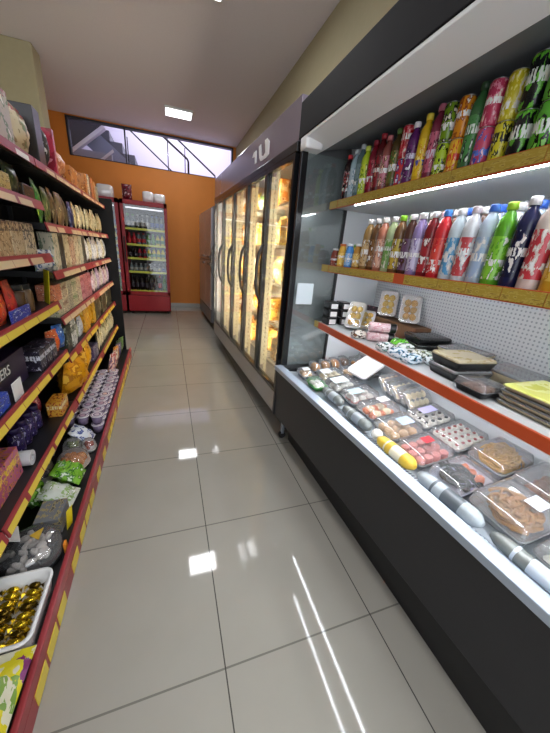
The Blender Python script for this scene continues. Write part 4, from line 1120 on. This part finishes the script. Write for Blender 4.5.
# middle column, from the near end
tray(D(1.076, .255, .18), .18, .16, .06, M_tclear, [('food', food_grid(4, 3, .145, .12, .02, .02, .016, .006, 1), F['rice'])], 'clear pack of white rice rolls with pale blue sticker, nearest the view on cooler deck', grp=GD, tilt=TL, sticker=(-.03, 0, .09, .07, 'c8dcec'))
tray(D(1.075, .445, .20), .20, .19, .07, M_tclear, [('fried_food', tangle(.15, .18, .055, 60, .006, 2, .008).blob((0, 0, .02), .055, .07, .022, 0, 14, 7, .15, random.Random(3)), F['fried']), ('rice', food_grid(2, 2, .06, .08, .022, .02, .018, .006, 3), F['rice'])], 'large clear box of golden brown fried food with white sticker', grp=GD, tilt=TL, sticker=(.05, -.03, .06, .05, 'dfe4f4'))
tray(D(1.045, .628, .19), .19, .145, .06, film('white_clear_tray', refl=.25, opac=.8, body='e2e4f4'), [('rice', food_grid(1, 2, .05, .11, .024, .03, .02, .006, 4), F['purple']), ('seaweed', tangle(.13, .17, .04, 22, .007, 5, .008), F['nori'])], 'square lidded box with black seaweed and orange salmon', grp=GD, tilt=TL)
part('salmon', food_grid(1, 3, .03, .10, .02, .018, .022, .008, 6), F['salmon'], bpy.data.objects[-1] if False else [o for o in COL.objects if o.get('label') == 'square lidded box with black seaweed and orange salmon'][0], (.062, 0, 0))
tray(D(1.04, .805, .19), .19, .16, .055, M_tclear, [('rolls', food_grid(4, 3, .165, .135, .019, .019, .017, .006, 7, 'roll'), F['pink'])], 'clear tray of pinkish rice rolls behind the seaweed and salmon box', grp=GD, tilt=TL, sticker=(.03, .02, .05, .04, 'c8414a'))
tray(D(1.045, .985, .19), .19, .16, .06, M_tclear, [('balls', food_grid(3, 3, .15, .13, .025, .024, .022, .004, 8), F['dough'])], 'clear tray of pale dough balls by the yellow roll', grp=GD, tilt=TL, sticker=(.03, -.01, .07, .06, 'bcd4ee'))
tray(D(1.06, 1.16, .19), .19, .155, .06, M_tclear, [('filling', food_grid(3, 2, .15, .12, .026, .026, .02, .004, 9), F['salmon']), ('bread', food_grid(2, 2, .13, .11, .03, .028, .018, .012, 10), F['cream'])], 'clear pack of cream sandwiches with orange filling beside the foil rolls', grp=GD, tilt=TL, sticker=(.05, .03, .06, .05, 'f2f2f2'))
tray(D(1.055, 1.33, .19), .19, .155, .06, M_tclear, [('filling', food_grid(3, 2, .15, .12, .026, .026, .02, .004, 11), F['pink']), ('bread', food_grid(3, 2, .15, .11, .024, .028, .02, .012, 12), F['rice'])], 'clear pack of white sandwiches with pink filling, just before the foam lid', grp=GD, tilt=TL, sticker=(-.03, .0, .08, .06, 'b8d8e4'))
tray(D(1.035, 1.50, .18), .18, .15, .06, M_tclear, [('bread', food_grid(3, 2, .14, .11, .024, .028, .022, .008, 13), F['rice'])], 'clear pack of white bread with green edged sticker, aisle side of foam lid', grp=GD, tilt=TL, sticker=(-.02, .0, .10, .08, 'd6e8ea'))
tray(D(1.03, 1.655, .17), .17, .13, .06, M_tclear, [('bread', food_grid(3, 2, .14, .10, .024, .026, .022, .008, 14), F['cream'])], 'clear pack of cream rolls with pale sticker before the round buns', grp=GD, tilt=TL, sticker=(-.03, .0, .07, .07, 'e6eef2'))
for i in range(4):
    tray(D(.985 + i * .078, 1.79, .07), .07, .12, .075, M_tclear, [('bun', MB().blob((0, 0, .045), .033, .05, .038, 0, 12, 8), F['bread'] if i < 3 else F['brown'])], 'clear pack with one round orange brown bun, %s from the black end post' % ORD[i], grp='round buns at the cooler deck end', tilt=TL)
# back column
tray(D(1.265, .285, .19), .19, .16, .06, M_tclear, [('food', tangle(.2, .16, .045, 24, .006, 15, .008), F['rice'])], 'clear box of white noodles against the lower cooler wall', grp=GD, tilt=TL)
tray(D(1.28, .465, .19), .19, .17, .07, M_tclear, [('meat', food_grid(3, 2, .13, .1, .026, .03, .024, .006, 16), F['brown']), ('rice', food_grid(1, 2, .04, .1, .024, .03, .02, .006, 17), F['purple'])], 'clear box of dark brown meat beside the golden fried food', grp=GD, tilt=TL)
tray(D(1.275, .645, .19), .19, .155, .07, M_tclear, [('noodles', tangle(.19, .16, .065, 110, .0035, 18, .006).blob((0, 0, .025), .075, .06, .025, 0, 14, 7, .12, random.Random(5)), F['noodle'])], 'clear clamshell heaped with golden noodles', grp=GD, tilt=TL)
tray(D(1.255, .825, .20), .20, .165, .055, M_tclear, [('rolls', food_grid(5, 4, .18, .145, .017, .017, .017, .006, 19, 'roll'), F['rice']), ('topping', food_grid(5, 4, .18, .145, .008, .008, .005, .038, 20), F['meat'])], 'clear tray of white sushi rolls with red centres', grp=GD, tilt=TL)
tray(D(1.255, 1.0, .20), .20, .155, .055, M_tclear, [('rolls', food_grid(4, 3, .17, .13, .02, .02, .017, .006, 21, 'roll'), F['rice']), ('topping', food_grid(4, 3, .17, .13, .011, .009, .006, .036, 22), F['nori'])], 'clear tray of white rolls with dark topping and lilac sticker', grp=GD, tilt=TL, sticker=(0, .02, .09, .05, 'b8b4e0'))
for i in range(5):
    p = D(1.29, 1.145 + i * .055, .16, .052)
    t_ = tray(p, .16, .12, .035, M_tclear, [('bread', food_grid(4, 2, .13, .09, .017, .022, .012, .004, 30 + i), F['grey'] if i % 2 else F['cream'])], 'slanted clear pack, %s in the leaning row behind the sandwich packs' % ORD[i], grp='leaning clear packs', tilt=TL, rx=.85, lid_h=.6)
lid = thing('foam_tray', (1.185, 1.495, .722), 0, 'upturned white foam tray propped over the sandwich packs', 'foam tray', rot=(.10, -.42, .2))
part('tray', MB().rrect(.20, .16, .03, [(0, 0), (-.004, .012), (-.016, .016)], 0, 5), M_tray_w, lid)
part('support', MB().rrect(.06, .05, .02, [(0, -.10), (0, -.0005)], 0, 3, c=(.02, 0)), M_tclear, lid)
tray(D(1.312, 1.605, .13), .13, .13, .06, M_tclear, [('rolls', food_grid(2, 2, .10, .10, .022, .024, .022, .006, 41), F['brown'])], 'clear box of dark brown rolls behind the foam tray', grp=GD, tilt=TL)
tray(D(1.318, 1.755, .12), .12, .13, .07, M_tclear, [('rolls', food_grid(2, 2, .10, .10, .022, .024, .024, .006, 42), F['bread'])], 'clear box of brown pastries in the back corner of the cooler deck', grp=GD, tilt=TL)
tray(D(1.165, 1.645, .09), .09, .12, .06, M_tclear, [('bread', food_grid(1, 2, .06, .09, .028, .026, .024, .006, 90), F['dough'])], 'small clear pack of pale buns tucked behind the cream rolls', grp=GD, tilt=TL)
# long wrapped rolls along the grille


def wrap(x, y, L_, r, m1, m2, lab, yaw=.05):
    t = thing('wrapped_roll', (x, y, zd(x, y) + r + .0175), 0, lab, 'wrapped roll', 'wrapped rolls along the grille', rot=(0, 0, yaw))
    R = []
    for j in range(13):
        u = -1 + 2 * j / 12; q = r * (1 - abs(u) ** 9 * .6 + .03 * math.sin(7 * u))
        R.append([(q * math.cos(2 * PI * k / 14), u * L_ / 2, q * .9 * math.sin(2 * PI * k / 14)) for k in range(14)])
    part('roll', MB().rings(R), m1, t)
    R2 = [[(r * 1.015 * math.cos(2 * PI * k / 14), u * L_ * .22, r * .915 * math.sin(2 * PI * k / 14)) for k in range(14)] for u in (-1, 1)]
    part('band', MB().rings(R2, 0, True, False, False), m2, t)
    return t


M_foil = mat('grey_foil_wrap', '7c807c', .25, .15, noise=.55, nscale=22)
M_cwrap = mat('clear_white_wrap', 'a8b0b4', .25, noise=.35, nscale=25)
wrap(.932, .29, .24, .026, M_foil, mat('band_white', 'c4ccd4', .3), 'dark wrapped roll with white band nearest the view on the grille', .072)
wrap(.905, .56, .25, .032, M_cwrap, mat('band_dark', '5a6064', .3), 'clear and grey wrapped roll beside the seaweed and salmon box', .09)
wrap(.897, .825, .21, .031, F['yellow'], mat('band_cream', 'e6dcc0', .35), 'yellow wrapped roll on the grille beside the pinkish rolls', .08)
wrap(.893, 1.12, .22, .030, M_foil, mat('band_grey', '8a9094', .3), 'dark foil roll with pale ball at its end', .06)
wrap(.893, 1.37, .20, .030, M_foil, mat('band_grey', '8a9094', .3), 'dark foil roll beside the white bread packs', .05)
o = part('dough_ball', MB().blob((0, 0, .03), .027, .027, .027, 0, 14, 9), F['rice'], None, (.905, .965, DZ + .016))
tag(o, 'pale round ball between the yellow roll and the dark foil roll', 'food')
tray((.892, 1.575, zd(.88, 1.57) + .014), .10, .15, .045, mat('green_tray', '3f9a3a', .4), [('food', food_grid(2, 2, .07, .11, .02, .03, .016, .006, 50), F['rice'])], 'small green tray of white food on the grille', grp=GD, tilt=-.05)
tray((.888, 1.745, zd(.88, 1.74) + .014), .10, .13, .05, M_tclear, [('food', food_grid(2, 2, .07, .09, .02, .026, .02, .006, 51), F['dough'])], 'small clear pack of pale rolls by the black end post', grp=GD, tilt=-.05, sticker=(0, 0, .05, .05, 'e8eef2'))

# ------------------------------------------------------------------ food on the orange railed shelf
ZO = CSH[2] + .0008
GO = 'packed food on the orange railed shelf'
for c in range(2):
    for q in range(3):
        t_ = thing('sauce_tub', (1.03 + c * .095, 1.78, ZO + q * .0515), 0, 'black sauce tub with white label, %s in the %s stack by the shelf end' % (('lowest', 'middle', 'topmost')[q], ('outer', 'inner')[c]), 'tub', 'stacked black tubs on the orange railed shelf')
        link('tub', cached(('tub', 1), lambda: MB().rrect(.075, .09, .016, [(-.006, 0), (0, .005), (0, .042)], 0, 4)), M_tray_k, t_)
        link('lid', cached(('tublid', 1), lambda: MB().rrect(.079, .094, .018, [(0, .0422), (0, .047), (-.004, .050)], 0, 4)), M_tray_k, t_)
        link('label_sticker', cached(('tubst', 1), lambda: MB().bx(-.024, .024, -.0468, -.0455, .008, .040)), M_paper, t_)


def lean_tray(x, y, z, base, foods, lab, yaw=-.7, lean=.95, w=.10, d=.19):
    """a shallow tray standing on its short end, leaning back with its face to the aisle"""
    t = bpy.data.objects.new('food_tray', None); COL.objects.link(t); t.empty_display_size = .05
    t.matrix_world = Matrix.Translation((x, y, z)) @ Matrix.Rotation(yaw, 4, 'Z') @ Matrix.Rotation(lean, 4, 'X') @ Matrix.Translation((0, d / 2, 0))
    tag(t, lab, 'food tray', GO)
    h = .034
    part('tray', MB().rrect(w, d, .018, [(-.010, 0), (0, h * .8), (.002, h), (-.005, h), (-.014, .004)], 0, 4), base, t)
    for nm_, mb, mm in foods: part(nm_, mb, mm, t)
    part('film', MB().rrect(w, d, .018, [(.001, h + .0005), (-.012, h + .006)], 0, 4, cap0=False), M_clear, t)
    return t


M_car = mat('brown_carton', '6a4a30', .7)
o = part('carton', MB().bx(-.06, .06, -.20, .20, 0, .085), M_car, None, (1.375, 1.50, ZO), bevel=.003); tag(o, 'low brown carton at the back of the orange railed shelf', 'carton')
lean_tray(1.10, 1.60, ZO + .004, M_tray_w, [('pastry', food_grid(2, 3, .07, .15, .02, .024, .013, .008, 60), F['yellow'])], 'white tray of yellow pastry leaning in front, by the black tubs', -.75, .85)
for i in range(1):
    lean_tray(1.195 + i * .072, 1.605 + i * .004, ZO + .004, M_tray_w if i != 1 else M_tray_b, [('pastry', food_grid(2, 3, .07, .13, .02, .022, .013, .008, 61 + i), F['yellow'] if i != 1 else F['cream'])], 'pale tray leaning just behind the yellow pastry tray by the black tubs', -.75, .75, d=.13)
lean_tray(1.33, 1.585, ZO + .09, M_tray_w, [('pastry', food_grid(2, 3, .07, .14, .02, .024, .013, .008, 66), F['yellow'])], 'white tray of yellow food leaning on the brown carton, inner one', -.7, .9, w=.11, d=.18)
lean_tray(1.33, 1.385, ZO + .09, M_tray_w, [('pastry', food_grid(2, 3, .07, .14, .02, .024, .013, .008, 67), F['noodle'])], 'white tray of tan food leaning on the brown carton, nearer the view', -.7, .9, w=.11, d=.18)
o = link('snack_pouch', cached(('gpo', 1), lambda: MB().pouch(.10, .10, .06, wr=.1, seed=4)), pk('2c5a28', '1a2018', '7ab84a', 3), None, (1.25, 1.77, ZO), (0, 0, -PI / 2 + .3)); tag(o, 'dark green bag behind the stacked black tubs', 'bag')
o = link('snack_pouch', cached(('gpo', 2), lambda: MB().pouch(.12, .13, .06, wr=.1, seed=5)), pk('3a2430', '1c1418', 'a86a7a', 3), None, (1.37, 1.77, ZO), (0, 0, -PI / 2 + .3)); tag(o, 'dark plum bag in the back corner of the orange railed shelf', 'bag')
M_pr = pk('e0c4c8', 'c88a94', 'f2e6e6', 4)
for q in range(2):
    t_ = thing('rice_roll', (1.115, 1.335, ZO + .030 + q * .054), 0, 'pink and white wrapped roll, %s one of the pair' % ('upper' if q else 'lower'), 'wrapped roll', 'pink rolls on the orange railed shelf', rot=(0, 0, -.5))
    R = [[(u * .075, s_ * .026 * math.cos(2 * PI * k / 14), s_ * .026 * math.sin(2 * PI * k / 14)) for k in range(14)] for u, s_ in ((-1, .75), (-.96, 1), (.96, 1), (1, .75))]
    part('roll', MB().rings(R), M_pr, t_)
    R = [[(u * .075, .0265 * math.cos(2 * PI * k / 14), .0265 * math.sin(2 * PI * k / 14)) for k in range(14)] for u in (.5, .93)]
    part('band', MB().rings(R, 0, True, False, False), M_tray_k, t_)
ON = [(1.04, 1.432, 'e0d8cc', '3a3430', '8a5a3c', 'tan and dark'), (1.035, 1.185, 'e4e8e8', '2c3a34', '9ac0b8', 'white and dark green'), (1.04, 1.098, 'dfe6ec', '5a8aa8', '2a3038', 'white and pale blue'), (1.14, 1.16, 'e8ece8', '3c4a3c', 'a8c8b0', 'white and grey green'),
      (1.175, 1.245, '6ac83a', '2c6a1c', 'd0ecb8', 'bright green'), (1.04, 1.010, 'dce6ee', '78a0b8', '303a40', 'pale blue and white'), (1.145, 1.052, 'e0e4dc', '40483c', 'b8bc98', 'white and olive'), (1.14, .966, 'd8e0e4', '28302c', '88b0a8', 'white and black')]
for i, (x, y, c1, c2, c3, dn) in enumerate(ON):
    o = link('rice_parcel', cached(('onigiri', 1), lambda: MB().rrect(.085, .075, .02, [(-.01, 0), (0, .008), (.002, .022), (-.012, .04), (-.03, .045)], 0, 4)), pk(c1, c2, c3, 2.6, rough=.2), None, (x, y, ZO), (0, 0, -.3 + .2 * (i % 3)))
    tag(o, '%s wrapped rice parcel on the orange railed shelf' % dn, 'rice parcel', 'rice parcels on the orange railed shelf')


def flat_tray(x, y, z, w, d, h, base, top, lab, yaw=0.):
    t = thing('lidded_tray', (x, y, z), yaw, lab, 'food tray', GO)
    part('tray', MB().rrect(w, d, .02, [(-.014, 0), (0, h * .7), (0, h * .76)], 0, 4), base, t)
    part('lid', MB().rrect(w, d, .02, [(.001, h * .765), (-.006, h * .97), (-.02, h)], 0, 4), top, t)
    return t


M_lidb = pk('b8ac90', 'a8986c', 'd0c6ae', 2, rough=.25)
M_lidk = film('smoky_lid', refl=.4, opac=.7, body='3a3c40')
M_lidg = film('grey_lid', refl=.4, opac=.6, body='9a9ca0')
for q in range(2):
    flat_tray(1.325, 1.215, ZO + q * .037, .20, .16, .036, M_tray_k, M_lidk, 'black food tray with smoky lid, %s of the pair behind the green parcel' % ('upper' if q else 'lower'), -.15)
    flat_tray(1.33, .98, ZO + q * .034, .19, .18, .033, M_tray_b if q else M_tray_w, M_lidg, 'grey lidded flat tray, %s of the pair along the perforated back' % ('upper' if q else 'lower'))
    flat_tray(1.145, .845, ZO + q * .046, .20, .16, .045, M_tray_k, M_lidb if q else M_lidg, ('beige lidded black tray on top of a grey lidded one' if q else 'grey lidded black tray under the beige lidded one'), -.1)
flat_tray(1.34, .74, ZO, .18, .22, .05, M_tray_b, M_lidg, 'tan flat tray with grey lid at the back, past the yellow lidded stack')
flat_tray(1.36, .45, ZO, .14, .24, .05, M_tray_b, M_lidg, 'tan flat tray with grey lid behind the yellow lidded stack')
t_ = tray((1.06, .69, ZO), .12, .13, .045, M_tray_k, [('food', food_grid(3, 2, .09, .09, .018, .022, .014, .008, 70), F['brown'])], 'small black tray of brown food on the orange railed shelf', grp=GO, tilt=0)
for q in range(4):
    flat_tray(1.155, .50 - .002 * q, ZO + q * .0185, .22, .24, .018, M_tray_b, M_lidg if q < 3 else pk('d8d86a', 'e4e6a0', 'c8c83a', 1.6, rough=.3), ('yellow lidded shallow tray topping the tan stack' if q == 3 else 'tan shallow tray, %s from the bottom under the yellow lidded one' % ORD[q]), -.04 + .01 * q)
